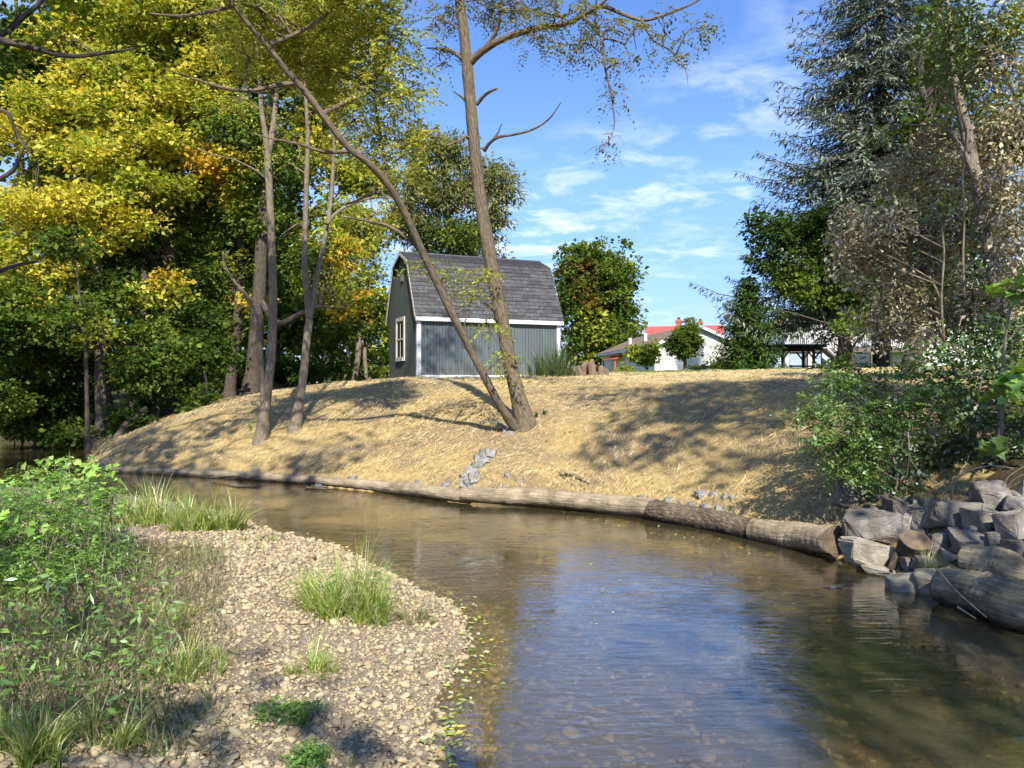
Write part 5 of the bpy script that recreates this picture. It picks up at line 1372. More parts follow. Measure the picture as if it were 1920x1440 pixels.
make_tree('young_tree', 'light green young trees stem pair left of the shed window', [plant((y_at([(664,718),(672,660),(676,590),(676,500),(680,400)], 30, [0]*5), [.12,.11,.10,.08,.03])), (y_at([(688,718),(684,660),(690,600),(692,520)], 30, [.2]*4), [.08,.075,.06,.03]), (y_at([(640,716),(655,690),(650,650),(640,600)], 30, [.1]*4), [.06,.05,.04,.02])],
  [L(680,560,30,50,50,'yellowgreen',1), L(650,600,30,50,50,'green',1), L(700,620,30.5,34,50,'green',1), L(690,500,30,50,40,'yellowgreen',1), L(620,540,30,50,50,'yellowgreen',.9), L(640,440,30.5,60,50,'yellowgreen',1), L(700,420,30.5,60,50,'locust',1), L(610,640,30,50,40,'green',1), L(720,560,31,30,40,'green',.8), L(590,690,29,60,20,'green',1), L(690,690,31,50,20,'green',1)],
  leaf=.12, per=22, srad=.42, flat=.4, dens=.8, bark='bark_pale', twigs=.4, seed=71, limb_r=.04)
make_tree('willow_tree', 'grey green feathery willow rising behind the shed', [plant((y_at([(850,700),(846,560),(842,450),(836,380),(830,300),(822,240)], 33, [0]*6), [.26,.22,.19,.15,.1,.04])), (y_at([(844,480),(875,430),(905,400),(935,370)], 33, [0,0,0,0]), [.12,.1,.08,.03]), (y_at([(842,460),(815,400),(790,340),(770,290)], 33, [0,0,0,0]), [.12,.09,.06,.02]), (y_at([(905,520),(890,470),(870,420)], 33, [0,0,0]), [.06,.05,.02])],
  [L(800,280,33,44,44), L(850,270,33,40,40), L(830,340,33,60,50), L(890,330,33,46,44), L(935,340,33,34,36), L(940,400,33,34,40), L(900,430,33,44,40), L(780,350,33,46,50), L(790,420,33,50,50), L(850,430,33,60,50,'deep',1), L(870,500,33,60,40), L(780,480,33,40,30), L(930,480,33,24,30,None,.7), L(760,400,33,34,40,'locust',1)],
  pal='willow', leaf=.20, ratio=.32, per=26, srad=.42, flat=.8, dens=1.0, twigs=.6, droop=.7, seed=72, limb_r=.06)
make_tree('oak_tree', 'round green tree with russet leaves far behind, right of the shed', [plant((y_at([(1112,690),(1115,640),(1118,570),(1120,500),(1112,455)], 84, [0]*5), [.55,.48,.4,.24,.08]))],
  [L(1095,470,84,34,26,'green',1), L(1125,480,84,36,30,'green',1), L(1070,520,84,34,30,'russet',1), L(1115,530,84,50,40,'green',1), L(1160,545,84,40,84,'green',1), L(1085,565,83,40,30,'russet',.9), L(1070,600,83,36,84,'green',1), L(1125,590,83,55,36,'green',1), L(1170,595,84,32,30,'green',1), L(1085,640,83,50,84,'yellowgreen',1), L(1140,640,83,54,84,'green',1), L(1180,630,84,22,26,'green',1), L(1105,550,86,60,60,'russet',.8)],
  leaf=.42, per=20, srad=1.1, flat=.45, dens=.85, twigs=.3, seed=73, limb_r=.12)
make_tree('maple_tree', 'broad green shade tree beside the railed deck', [plant((y_at([(1585,668),(1583,640),(1578,600),(1560,550),(1540,500),(1520,450)], 34.5, [0]*6), [.32,.27,.24,.18,.12,.04])), (y_at([(1583,630),(1600,590),(1620,560),(1640,520)], 34.5, [0]*4), [.16,.13,.1,.04])],
  [L(1450,440,34.5,46,36,'deep',1), L(1500,440,34.5,50,40,'deep',1), L(1440,490,34.5,40,30,'deep',1), L(1490,500,34.5,50,36,'green',1), L(1545,470,34.5,50,40,'deep',1), L(1490,540,34,46,26,'green',1), L(1550,540,34,46,40,'green',1), L(1600,520,34.5,46,50,'deep',1), L(1600,605,33.6,34,22,'green',1), L(1462,584,29.6,18,10,'deep',1), L(1575,606,29.4,20,14,'green',1), L(1625,600,29.4,40,26,'green',.9), L(1640,560,34.5,40,40,'green',1), L(1420,420,34.5,26,24,'deep',1), L(1560,420,34.5,60,40,'deep',1), L(1620,450,34.5,60,40,'green',1)],
  leaf=.16, per=24, srad=.42, flat=.4, dens=.75, twigs=.3, seed=74, limb_r=.06, split=1)

def make_spruce(name, label, px, base_py, top_py, Y, half_px, r0, levels, per_level, seed, sag=.35, pal='spruce', bare=0.05, wide_exp=0.75, tuft=.17, step=.26):
    rng = np.random.default_rng(seed)
    b = P(px, base_py, Y); b[2] = hz1(b[0], b[1]); H = CZ+(720-top_py)/FPX*Y - b[2]; R = half_px/FPX*Y
    root = empty(name, b); tag(root, label, 'tree')
    wood = Geo(); cr = Geo()
    wood.tube(np.array([(0, 0, -.2), (0.03, 0, H*.3), (0, .02, H*.65), (0, 0, H)]), [r0*1.2, r0*.85, r0*.5, .02], 10, .04)
    C, D, Ls = [], [], []
    for lv in range(levels):
        f = bare + (1-bare)*((lv+rng.uniform(-.3, .3))/levels); f = min(max(f, bare), .995); z = H*f
        rad = R*(1-f)**wide_exp*rng.uniform(.8, 1.1) + .12
        n = max(4, int(per_level*(1-.45*f)))
        a0 = rng.uniform(0, 6.28)
        for q in range(n):
            a = a0 + q*6.283/n + rng.normal()*.2; ln = rad*rng.uniform(.6, 1.14)
            d = np.array([math.cos(a), math.sin(a), 0]); side = np.array([-d[1], d[0], 0])
            t = np.linspace(0, 1, 8)
            path = np.array([0, 0, z+rng.normal()*.1]) + d*ln*t[:, None]; path[:, 2] += ln*(-sag*rng.uniform(.7, 1.3)*np.sin(t*math.pi*.62) + .14*t**3)
            wood.tube(path, np.linspace(max(.016, .010*ln+.008), .004, 8), 4)
            m = max(4, int(ln/step))
            for tt in np.linspace(.18, 1.0, m):
                p = np.array([np.interp(tt, t, path[:, k]) for k in range(3)])
                for sg in (-1, 1):
                    tl = (.10+.34*ln*(1.04-tt))*rng.uniform(.55, 1.0)
                    if tl < .12: tl = .12
                    k = max(4, int(tl/(tuft*.25)))
                    u = np.linspace(.05, 1, k)[:, None]
                    td = unit(d*.75 + side*sg*.8 + np.array([0, 0, -.18+.2*rng.normal()]))
                    pts = p + td*tl*u; pts[:, 2] -= .30*tl*u[:, 0]**2
                    pts += .03*rng.standard_normal(pts.shape)
                    C.append(pts); D.append(unit(td + np.array([0, 0, -.35]) + .38*rng.standard_normal((k, 3)))); Ls.append(rng.uniform(.7, 1.3, k))
    C = np.vstack(C); D = np.vstack(D); Ls = np.concatenate(Ls)*tuft
    kite_leaves(cr, C, D, unit(np.array([0, 0, 1.0])+.45*rng.standard_normal(C.shape)), Ls, Ls*.22, pick(pal, len(C), rng, .2), .25)
    mobj('trunk', wood.mesh('trunk', M['bark_dark'], True), root); mobj('crown', cr.mesh('crown', M['needle']), root)
    return root
make_spruce('spruce_tree', 'towering blue green spruce at the right', 1652, 690, -330, 37.0, 365, .32, 48, 15, 81, sag=.36, bare=.17, tuft=.31, step=.31, wide_exp=.85)
make_spruce('spruce_tree', 'young dark green spruce on the lawn beside the bungalow', 1402, 692, 522, 35.0, 66, .12, 26, 15, 82, sag=.04, pal='deep', bare=.03, tuft=.22, step=.2)
make_tree('ornamental_tree', 'round clipped small tree with pale stem in front of the bungalow', [plant((y_at([(1285,693),(1284,670),(1283,640)], 46, [0]*3), [.11,.09,.05]))],
  [L(1283,650,46,28,22,'deep',1.2), L(1276,632,46,24,16,'green',1), L(1292,622,46,20,14,'green',1), L(1300,650,46,16,18,'deep',1), L(1290,605,46,8,10,'green',.6), L(1302,605,46,8,8,'yellowgreen',.6)], leaf=.14, per=24, srad=.3, dens=1.0, bark='bark_pale', seed=83)
make_tree('ornamental_tree', 'low spreading shrub tree left of the round clipped tree', [plant((y_at([(1214,697),(1212,680),(1208,660)], 45, [0]*3), [.08,.06,.03]))],
  [L(1206,662,45,26,18,'green',1), L(1190,658,45,16,14,'yellowgreen',1), L(1222,664,45,18,16,'green',1), L(1212,680,45,20,10,'deep',1), L(1225,645,45,10,9,'yellowgreen',.8)], leaf=.14, per=22, srad=.3, dens=.9, seed=84)
for i, (px, py, Y, rx, ry, pal, lb) in enumerate([(1343,690,44,26,10,'yellowgreen','low rounded yellow green shrub under the bungalow gable'),(1305,693,45,14,6,'green','tiny green shrub right of the round clipped tree stem'),(1180,694,48,22,10,'yellowgreen','low grassy shrub below the red awning'),
      (1560,684,30,26,12,'green','flowering shrub at the foot of the deck stair'),(1434,690,34,14,6,'deep','small dark shrub under the young spruce'),(1040,690,30,22,16,'green','green shrub behind the ornamental grass')]):
    b = P(px, py, Y); gz = hz1(b[0], b[1]); b[2] = max(b[2], gz+.1)
    make_tree('shrub', lb, [([np.array([b[0], b[1], gz-.1]), b], [.04, .02])], [(b, (rx*Y/FPX, rx*Y/FPX*.7, ry*Y/FPX), pal, 1)], leaf=.12, per=20, srad=.25, dens=.9, twigs=.3, category='shrub', seed=90+i)

def far_wood():
    rng = np.random.default_rng(333); g = Geo(); n = 2300
    px = rng.uniform(-500, 780, n); Y = rng.uniform(50, 62, n); top = 430+60*np.sin(px/90.0)+30*np.sin(px/31.0)+np.clip((px-560)*.6, 0, 140)
    py = rng.uniform(0, 1, n)*(745-top)+top
    C = np.stack([(px-960)/FPX*Y, Y, CZ-(py-720)/FPX*Y], -1)
    spray_leaves(g, C, unit(rng.standard_normal((n, 3))), ['green' if q else 'yellowgreen' for q in rng.random(n) < .55], 12, 1.2, .6, .52, .75, rng)
    tag(mobj('far_woodland', g.mesh('far_woodland', M['leaf'])), 'far green woodland seen low between the trunks of the left wood', 'woodland', kind='stuff')
far_wood()
# right side: vine hung trunks and thicket
Yv = 9.6
def shp(px, py): return P(px, py, Yv)
make_tree('vine_tree', 'pale trunk hung with dry tan vines at the right', [plant((y_at([(1895,640),(1880,580),(1866,520),(1850,440),(1836,370),(1822,300),(1808,230),(1796,180),(1785,100),(1775,-20)], Yv, np.linspace(0,.3,10)), [.10,.09,.086,.082,.08,.076,.068,.054,.035,.014])),
   (y_at([(1850,430),(1872,390),(1878,330),(1900,280),(1930,220)], Yv, [0,.2,.3,.3,.3]), [.034,.03,.026,.02,.012]), (y_at([(1836,370),(1815,300),(1790,260),(1750,225)], Yv, [0,.1,.2,.2]), [.03,.026,.02,.01]),
   (y_at([(1808,560),(1806,480),(1808,400),(1805,330),(1812,250)], Yv, [-.2]*5), [.014,.013,.012,.012,.010]), (y_at([(1770,640),(1765,560),(1770,470),(1762,400)], Yv, [-.1]*4), [.016,.014,.012,.008])],
  [L(1760,260,Yv+1.0,50,36,None,.9), L(1720,330,Yv+1.1,60,45,None,.8), L(1790,330,Yv+0.6,50,40,None,.9), L(1860,270,Yv+0.4,60,40,None,.9), L(1640,440,Yv+0.9,60,40,None,1.2), L(1620,480,Yv+0.8,50,32,None,1.2), L(1700,430,Yv+0.8,60,50,None,.9), L(1720,510,Yv+0.7,70,50,None,.9), L(1780,440,Yv+0.6,50,50,None,.9),
   L(1880,380,Yv+0.4,60,50,None,.9), L(1900,470,Yv+0.3,50,50,None,.9), L(1660,540,Yv+0.6,60,44,None,.9), L(1740,590,Yv+0.6,70,44,None,.9), L(1820,560,Yv+0.4,60,50,None,.9), L(1890,560,Yv+0.3,50,40,None,.8), L(1850,200,Yv+0.6,50,40,'yellowgreen',.7), L(1890,130,Yv+0.6,40,40,'yellowgreen',.6), L(1800,150,Yv+0.9,50,50,None,.8),
   L(1780,70,Yv+0.9,60,50,'green',.8), L(1630,610,Yv+0.6,40,30,None,.7), L(1900,60,Yv+0.6,30,40,'yellowgreen',.5), L(1700,620,Yv+0.4,60,30,None,.8), L(1655,255,Yv+0.9,22,8,'lime',.7), L(1850,640,Yv+0.2,70,30,'shrub',.8), L(1880,560,Yv-.35,50,40,None,.6), L(1850,480,Yv-.3,40,30,None,.3), L(1790,130,Yv-.3,50,50,'green',.6), L(1780,50,Yv-.3,50,60,'green',.7), L(1890,640,Yv-.5,50,40,'shrub',.9), L(1640,420,Yv+.2,70,36,None,.8), L(1580,470,Yv+.4,36,30,None,.8), L(1890,330,Yv-.2,50,50,None,.8), L(1905,430,Yv-.3,46,50,None,.8), L(1900,220,Yv+.1,50,50,None,.8), L(1870,110,Yv+.2,60,50,None,.7), L(1900,20,Yv+.2,50,50,'yellowgreen',.7), L(1840,60,Yv+.4,60,60,'green',.8), L(1910,540,Yv-.4,40,50,None,.8), L(1690,300,Yv+.8,50,40,None,.5)],
  bark='bark_pale', leafmat='dry_leaf', pal='dryleaf', leaf=.06, ratio=.5, per=24, srad=.22, flat=.9, dens=1.55, twigs=.4, droop=.6, seed=95, limb_r=.014, sides=14, shell=.15)
make_tree('ivy_tree', 'dark ivy clad trunk rising past the spruce at the upper right', [plant((y_at([(1712,680),(1715,600),(1720,500),(1728,400),(1735,300),(1742,200),(1752,100),(1758,0),(1762,-150)], 13.5, [0]*9), [.14,.13,.125,.12,.115,.11,.105,.10,.07])), (y_at([(1735,190),(1725,150),(1732,90),(1745,60)], 13.3, [0]*4), [.06,.05,.05,.04]), (y_at([(1650,665),(1655,600),(1650,540)], 13.5, [2.0]*3), [.18,.16,.14])],
  [L(1738,330,13.5,44,40,'deep',1), L(1745,240,13.5,40,40,'deep',1), L(1710,400,13.5,50,40,'deep',1), L(1720,470,13.5,50,40,'deep',1), L(1765,160,13.5,36,40,'deep',1), L(1800,110,13.5,50,36,'green',.8), L(1750,550,13.5,70,50,'deep',.9), L(1680,560,13.5,50,50,'deep',.8), L(1850,420,13.5,80,80,'green',.8), L(1900,250,13.5,60,80,'green',.8), L(1880,560,13.5,70,60,'deep',.9), L(1770,40,13.5,40,50,'deep',.7)],
  leaf=.11, per=26, srad=.32, flat=.7, dens=1.1, twigs=.3, seed=96, limb_r=.03)
# honeysuckle and locust shrubs on the right bank
def shrub_on(name, label, base_px, Y, lobes, **kw):
    b = P(base_px, 800, Y); b[2] = hz1(b[0], b[1])
    stems = []
    rg = np.random.default_rng(kw.get('seed', 1))
    for lo in lobes[:7]:
        e = np.asarray(lo[0]); s = b + np.array([rg.uniform(-.15, .15), rg.uniform(-.15, .15), -.1])
        m = .5*(s+e); m[2] += .25*np.linalg.norm(e-s)
        stems.append(([s, m, e], [.022, .016, .006]))
    return make_tree(name, label, stems, lobes, category='shrub', **kw)
shrub_on('locust_sapling', 'bright green locust sapling hanging over the straw at the right', 1690, 8.6,
  [L(1530,765,8.2,30,30,None,.9), L(1560,720,8.4,40,30,None,.9), L(1580,800,8.2,45,36,None,1.1), L(1560,840,8.1,36,30,None,1.1), L(1600,850,8.1,36,36,None,1.1), L(1625,780,8.4,40,34,None,.9), L(1590,690,8.8,40,26,'deep',.9), L(1640,830,8.2,30,30,None,.9), L(1612,885,8.0,22,26,None,1), L(1660,790,8.4,40,36,None,.9), L(1680,740,8.5,50,40,None,.9)],
  bark='twig_grey', leafmat='leaf_near', pal='shrub', mode='pinnate', per=6, srad=.17, dens=.8, pin=(.24, 6, .26), limb_r=.006, droop=.35, seed=97, twigs=.4)
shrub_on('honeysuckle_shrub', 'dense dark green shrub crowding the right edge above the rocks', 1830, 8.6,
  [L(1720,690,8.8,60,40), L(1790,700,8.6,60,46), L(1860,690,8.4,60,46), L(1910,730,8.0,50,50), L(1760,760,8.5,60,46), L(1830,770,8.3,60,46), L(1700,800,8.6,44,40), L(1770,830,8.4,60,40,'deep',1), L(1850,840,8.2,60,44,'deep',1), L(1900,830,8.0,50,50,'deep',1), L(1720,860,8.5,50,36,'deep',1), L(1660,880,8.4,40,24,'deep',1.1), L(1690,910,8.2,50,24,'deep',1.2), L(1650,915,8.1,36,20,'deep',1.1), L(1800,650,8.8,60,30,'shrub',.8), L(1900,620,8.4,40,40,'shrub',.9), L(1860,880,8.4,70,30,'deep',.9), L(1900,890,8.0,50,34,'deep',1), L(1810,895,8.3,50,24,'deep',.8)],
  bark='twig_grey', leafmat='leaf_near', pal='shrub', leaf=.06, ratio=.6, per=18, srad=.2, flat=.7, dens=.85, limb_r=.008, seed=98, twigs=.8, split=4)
shrub_on('vine_plant', 'big leaved grape vine draped over the shrub at the right edge', 1880, 8.0, [L(1880,720,7.6,34,22,'lime',.8), L(1905,700,7.5,24,22,'lime',.8), L(1870,850,7.5,30,24,'shrub',.4), L(1905,545,7.8,24,30,'lime',.6)],
  bark='twig_grey', leafmat='leaf_near', leaf=.12, per=8, srad=.14, dens=.5, lobed=True, seed=99, limb_r=.008)
# shrubs and understory at the left water bend
LSH = [(60,760,23.5,[(60,690,110,60),(40,750,90,60),(120,740,80,60),(130,790,80,36),(30,800,60,26),(70,620,90,46),(150,680,60,50)],'green','large rounded green shrub overhanging the far water at left'),
       (290,740,21.5,[(280,690,60,40),(330,660,60,40),(300,620,60,36),(360,700,50,36),(260,740,40,30),(330,740,50,24),(390,650,50,40)],'green','leafy maple undergrowth below the yellow branches'),
       (-40,700,20.5,[(-10,640,80,70),(-20,740,70,60),(-40,560,90,70)],'deep','dark shrub at the left frame edge beyond the water'),
       (380,720,20.5,[(365,755,26,16),(385,740,20,16),(350,765,18,12),(380,775,14,16)],'green','small bush growing at the crest of the straw bank'),
       (465,700,27,[(440,690,50,34),(500,690,50,36),(550,700,50,28),(400,700,40,34)],'deep','dark undergrowth behind the thick trunk tree'),
       (240,800,21.0,[(245,780,34,26),(225,800,30,22),(150,810,40,24)],'deep','shaded brush around the exposed roots')]
for i, (px, py, Y, lo, pal, lb) in enumerate(LSH):
    b = P(px, py, Y); b[2] = hz1(b[0], b[1])
    make_tree('undergrowth_shrub', lb, [([b+[0, 0, -.1], b+[.1, 0, .5], b+[0, .1, 1.0]], [.07, .05, .03])], [L(a, c, Y+.3*((j*7) % 5-2)*.5, rx, ry, pal, 1) for j, (a, c, rx, ry) in enumerate(lo)], leaf=.115, per=24, srad=.33, flat=.4, dens=.95, twigs=.3, category='shrub', seed=120+i, limb_r=.02, group='shrubs under the left wood')
# trees standing outside the picture whose shade falls into it
OFF = [('shade_tree', 'tall tree on the right bank beside the viewer casting shade on the straw', (6.6, 2.2), 13.5, [((5.5, 2.0, 11.8), (1.5, 1.6, 1.0)), ((5.3, -.6, 12.0), (1.5, 1.2, .8)), ((4.3, .4, 12.6), (1.2, 1.1, .7)), ((4.6, 2.6, 12.4), (1.5, 1.4, .9)), ((5.6, .6, 13.2), (1.5, 1.4, 1.0))]),
       ('shade_tree', 'tall tree behind the viewer shading the right water', (4.9, -6.0), 12, [((4.0, -4.2, 9.5), (1.7, 1.8, 1.2)), ((4.4, -2.2, 8.2), (1.5, 1.5, 1.0)), ((5.9, .2, 9.2), (1.1, 1.0, .8))]),
       ('shade_tree', 'spreading tree behind the viewer shading the near gravel', (-2.6, -7.5), 11, [((-1.6, -6.2, 9.2), (1.2, .7, .6)), ((.4, -6.3, 9.0), (.9, .6, .5)), ((-.6, -6.0, 9.4), (.7, .6, .4)), ((-4.2, -4.6, 9.4), (.9, .7, .5)), ((-1.7, -4.3, 9.0), (.8, .6, .4)), ((-2.9, -4.5, 9.2), (.9, .7, .4))]),
       ('shade_tree', 'tall tree on the left flood plain casting streaks of shade on the bank', (-9.5, 5.5), 14, [((-3.9, 1.8, 12.0), (1.3, 1.0, .6)), ((-5.6, 3.0, 12.2), (1.3, 1.0, .6)), ((-2.4, 1.0, 12.2), (1.1, .9, .6)), ((-6.9, 4.8, 12.2), (1.3, 1.0, .6)), ((-1.2, 1.8, 12.6), (.9, .8, .5)), ((-7.6, 7.0, 11.6), (1.7, 1.3, .8)), ((-5.4, 5.4, 11.0), (1.4, 1.2, .7)), ((-9.6, 8.4, 12.0), (1.7, 1.4, .9)), ((-6.2, 8.4, 13.0), (1.5, 1.2, .7)), ((-8.4, 4.6, 13.2), (1.6, 1.4, .9)), ((-3.6, 6.6, 12.4), (1.1, 1.0, .6))])]
for i, (nm, lb, (x, y), H, lo) in enumerate(OFF):
    z = hz1(x, y)
    make_tree(nm, lb, [([np.array([x, y, z-.2]), np.array([x, y, H*.4]), np.array([x+.2, y+.3, H*.7]), np.array([x, y+.3, H])], [.3, .24, .17, .05])], [(c, r, 'green', 1) for c, r in lo], leaf=.16, per=20, srad=.45, flat=.4, dens=.34, twigs=.3, seed=150+i, limb_r=.06, split=1)
# near branch reaching in at the upper left from the flood plain tree
make_tree('overhanging_branch', 'dark bare branches reaching in at the upper left corner', [([P(-150,-200,8.2), P(-140,60,8.2), P(-125,300,8.3), P(-130,640,8.4)], [.06,.08,.1,.12]), (y_at([(-130,40),(0,75),(60,90),(130,105),(190,100),(230,95),(280,85)], 8.0, np.linspace(0,.6,7)), [.05,.035,.03,.026,.02,.014,.006]),
   (y_at([(-136,120),(0,65),(40,35),(70,10),(95,-20)], 8.4, [0]*5), [.05,.035,.03,.026,.02]), (y_at([(-134,170),(0,205),(25,235),(40,265),(70,300)], 8.2, [0]*5), [.03,.022,.018,.014,.006]), (y_at([(-125,380),(10,330),(40,285),(60,250)], 8.2, [0]*4), [.03,.024,.016,.006]), (y_at([(-129,560),(0,508),(40,495),(80,490)], 9, [0]*4), [.04,.03,.02,.008])],
  [L(30,20,8.2,40,30,'deep',.6), L(60,60,8.2,30,24,'green',.4), L(-20,60,8.2,40,40,'deep',.6), L(20,110,8.2,24,16,'green',.3)], leaf=.07, per=14, srad=.18, dens=.4, category='branch', seed=160, limb_r=.01)
#__PART4__
# ------------------------------------------------------------------ straw, gravel, grass and low plants
def build_straw():
    rng = np.random.default_rng(77)
    n = 380000
    x = rng.uniform(-11, 14, n); y = rng.uniform(7.5, 34, n)
    # denser near the viewer
    keep = rng.uniform(0, 1, n) < np.clip(17.0/np.maximum(y, 1), 0, 1)**1.3
    x, y = x[keep], y[keep]
    dr = sdist(RS, x, y)
    m = straw_zone(x, y, dr) & (dr > 0.10+.35*rng.uniform(0, 1, len(x))**2) & (np.abs(x) < 0.72*y+1)
    m &= rng.uniform(0, 1, len(x)) < np.clip(.78+.6*wob(x, y, 1.3, 9.0), .3, 1)
    x, y = x[m], y[m]; n = len(x)
    z = hz(x, y); nn = unit(surf_normal(x, y))
    # combed roughly across the slope with loose tangles
    a = math.radians(52) + 0.55*wob(x, y, 0.6, 1.3) + 0.6*rng.standard_normal(n)
    d = np.stack([np.cos(a), np.sin(a), np.zeros(n)], -1)
    d = unit(d - nn*(d*nn).sum(1, keepdims=True) + nn*np.abs(0.16*rng.standard_normal((n, 1))))
    L_ = rng.uniform(.05, .17, n); W_ = rng.uniform(.004, .010, n)*np.clip(y/13, .8, 2.2)
    C = np.stack([x, y, z], -1) + nn*rng.uniform(0.0, 1, (n, 1))*np.where(sdist(RS, x, y) < .6, .13, .035)[:, None]
    cc = pick('straw', n, rng, .2)
    # older, greyer straw in drifts and along the toe
    old = np.clip(.5+1.1*wob(x, y, .55, 6.0)+.25*rng.standard_normal(n), 0, 1)[:, None]
    cc = cc*(1-.38*old) + .38*old*np.array([.34, .29, .20])
    g = Geo(); kite_leaves(g, C, d, unit(nn+.5*rng.standard_normal((n, 3))), L_, W_, cc, .1)
    tag(mobj('straw', g.mesh('straw', M['straw_fibre'])), 'loose golden straw mulch covering the stream bank', 'straw', kind='stuff')
build_straw()

def stone_proto(rng, sub):
    bm = bmesh.new(); bmesh.ops.create_icosphere(bm, subdivisions=sub, radius=1.0)
    co = np.array([v.co[:] for v in bm.verts]); fa = np.array([[v.index for v in f.verts] for f in bm.faces]); bm.free()
    for _ in range(6):
        nv = unit(rng.standard_normal(3)); d = rng.uniform(.6, .9); h = co @ nv; k = h > d; co[k] -= np.outer(h[k]-d, nv)
    co += .04*rng.standard_normal(co.shape)
    co *= np.array([1, rng.uniform(.6, .95), rng.uniform(.32, .6)])
    return co, fa
STONE_COL = (lambda a: .6*a+.4*a.mean(0))(np.array([(.42, .33, .185), (.34, .265, .15), (.47, .38, .22), (.27, .22, .14), (.38, .28, .155), (.24, .20, .135), (.52, .43, .27), (.30, .22, .13)]))
def scatter_stones(name, X, Y, R, sub, mat, rng, dark=1.0, lift=.25):
    protos = [stone_proto(rng, sub) for _ in range(14)]
    n = len(X); Z = hz(X, Y); g = Geo()
    k = rng.integers(0, 14, n)
    for q in range(14):
        m = np.where(k == q)[0]
        if not len(m): continue
        co, fa = protos[q]
        a = rng.uniform(0, 6.28, len(m)); tl = .28*rng.standard_normal((len(m), 2))
        ca, sa = np.cos(a)[:, None], np.sin(a)[:, None]
        px = co[None, :, 0]*R[m][:, None]; py = co[None, :, 1]*R[m][:, None]; pz = co[None, :, 2]*R[m][:, None]
        vx = ca*px-sa*py; vy = sa*px+ca*py; vz = pz + vx*tl[:, :1] + vy*tl[:, 1:]
        V = np.stack([vx+X[m][:, None], vy+Y[m][:, None], vz+(Z[m]+R[m]*lift)[:, None]], -1).reshape(-1, 3)
        F3 = (fa[None]+(np.arange(len(m))*len(co))[:, None, None]).reshape(-1, 3)
        F = np.concatenate([F3, F3[:, :1]], 1)
        c = STONE_COL[rng.integers(0, len(STONE_COL), len(m))]*(1+.18*rng.standard_normal((len(m), 1)))*dark
        g.add(V, F, np.repeat(np.clip(c, .03, .8), len(fa), 0))
    return g.mesh(name, mat, True)

def build_gravel():
    rng = np.random.default_rng(21)
    n = 60000
    x = rng.uniform(-4.6, .4, n); y = 3.2 + (12-3.2)*rng.uniform(0, 1, n)**1.6
    dl = -sdist(LS, x, y)
    keep = (dl > -.22) & (x > -.72*y-.3) & (rng.uniform(0, 1, n) < np.clip((x+4.2)/1.4, .12, 1)) & (rng.uniform(0, 1, n) < np.clip(7.0/y, 0, 1))
    x, y, dl = x[keep], y[keep], dl[keep]
    R = np.clip(np.exp(rng.normal(math.log(.0118), .44, len(x))), .006, .04)*np.clip(y/5.0, 1.0, 1.5)
    near = (y < 5.2) & (R/y > np.quantile((R/y)[y < 5.2], .90))
    order = np.argsort(-(R/y))
    big = [i for i in order if y[i] < 5.2 and dl[i] > .0 and y[i] > 3.75][:300]
    mask = np.zeros(len(x), bool); mask[big] = True
    o = mobj('gravel', scatter_stones('gravel', x[near & ~mask], y[near & ~mask], R[near & ~mask], 2, M['gravel'], rng), gravel_bar); tag(o, kind='stuff')
    o = mobj('gravel', scatter_stones('gravel', x[~near & ~mask], y[~near & ~mask], R[~near & ~mask], 1, M['gravel'], rng), gravel_bar); tag(o, kind='stuff')
    # the largest pebbles, one by one
    meshes = []
    for q in range(24):
        co, fa = stone_proto(rng, 2)
        c = np.clip(STONE_COL[q % len(STONE_COL)]*(1+.15*rng.standard_normal()), .03, .8)
        meshes.append(fast_mesh('pebble', co, fa, M['gravel'], True, np.tile(c, (len(fa), 1))))
    zb = hz(x[mask], y[mask])
    for q, (a, b, c, r) in enumerate(zip(x[mask], y[mask], zb, R[mask])):
        o = mobj('pebble', meshes[q % 24], gravel_bar, (a, b, c+r*.28))
        o.scale = (r, r, r); o.rotation_euler = (.25*rng.standard_normal(), .25*rng.standard_normal(), rng.uniform(0, 6.28))
    # cobbles on the stream bed
    n = 4800
    x = rng.uniform(-1, 3.6, n); y = 3.0+6*rng.uniform(0, 1, n)**1.4
    dl = -sdist(LS, x, y); dr = sdist(RS, x, y); k = (dl < -.1) & (dr < -.3)
    x, y = x[k], y[k]; R = np.clip(np.exp(rng.normal(math.log(.034), .4, len(x))), .015, .10)
    o = mobj('bed_cobble', scatter_stones('bed_cobble', x, y, R, 1, M['gravel'], rng, .5, -.15)); tag(o, 'brown cobbles lying on the shallow stream bed', 'cobbles', kind='stuff')
build_gravel()

def blades(g, C, H, W_, lean, pal, rng, curve=.6, dirs=None):
    """arching grass blades of four segments"""
    n = len(C); a = rng.uniform(0, 6.28, n) if dirs is None else dirs
    d = np.stack([np.cos(a), np.sin(a), np.zeros(n)], -1); tw = a+.6*rng.standard_normal(n)
    s = np.stack([-np.sin(tw), np.cos(tw), np.zeros(n)], -1)
    H = np.asarray(H).reshape(-1, 1)*1.15; W_ = np.asarray(W_).reshape(-1, 1)
    th = np.abs(rng.normal(0, .42*lean, n))[:, None]; k = (rng.uniform(.2, 2.0, n)*lean)[:, None]
    pts = []; c = C.copy()
    for i, w in enumerate((1, .95, .75, .45, .05)):
        pts += [c-s*W_*w*.5, c+s*W_*w*.5]
        an = th + k*((i+.5)/4)**1.4
        c = c + (d*np.sin(an) + np.array([0, 0, 1.0])*np.cos(an))*H/4
    V = np.stack(pts, 1).reshape(-1, 3)
    q = np.array([[0, 1, 3, 2], [2, 3, 5, 4], [4, 5, 7, 6], [6, 7, 9, 8]])[None]
    F = (np.arange(n)[:, None, None]*10+q).reshape(-1, 4)
    c = pick(pal, n, rng, .14)
    g.add(V, F, np.repeat(c, 4, 0))

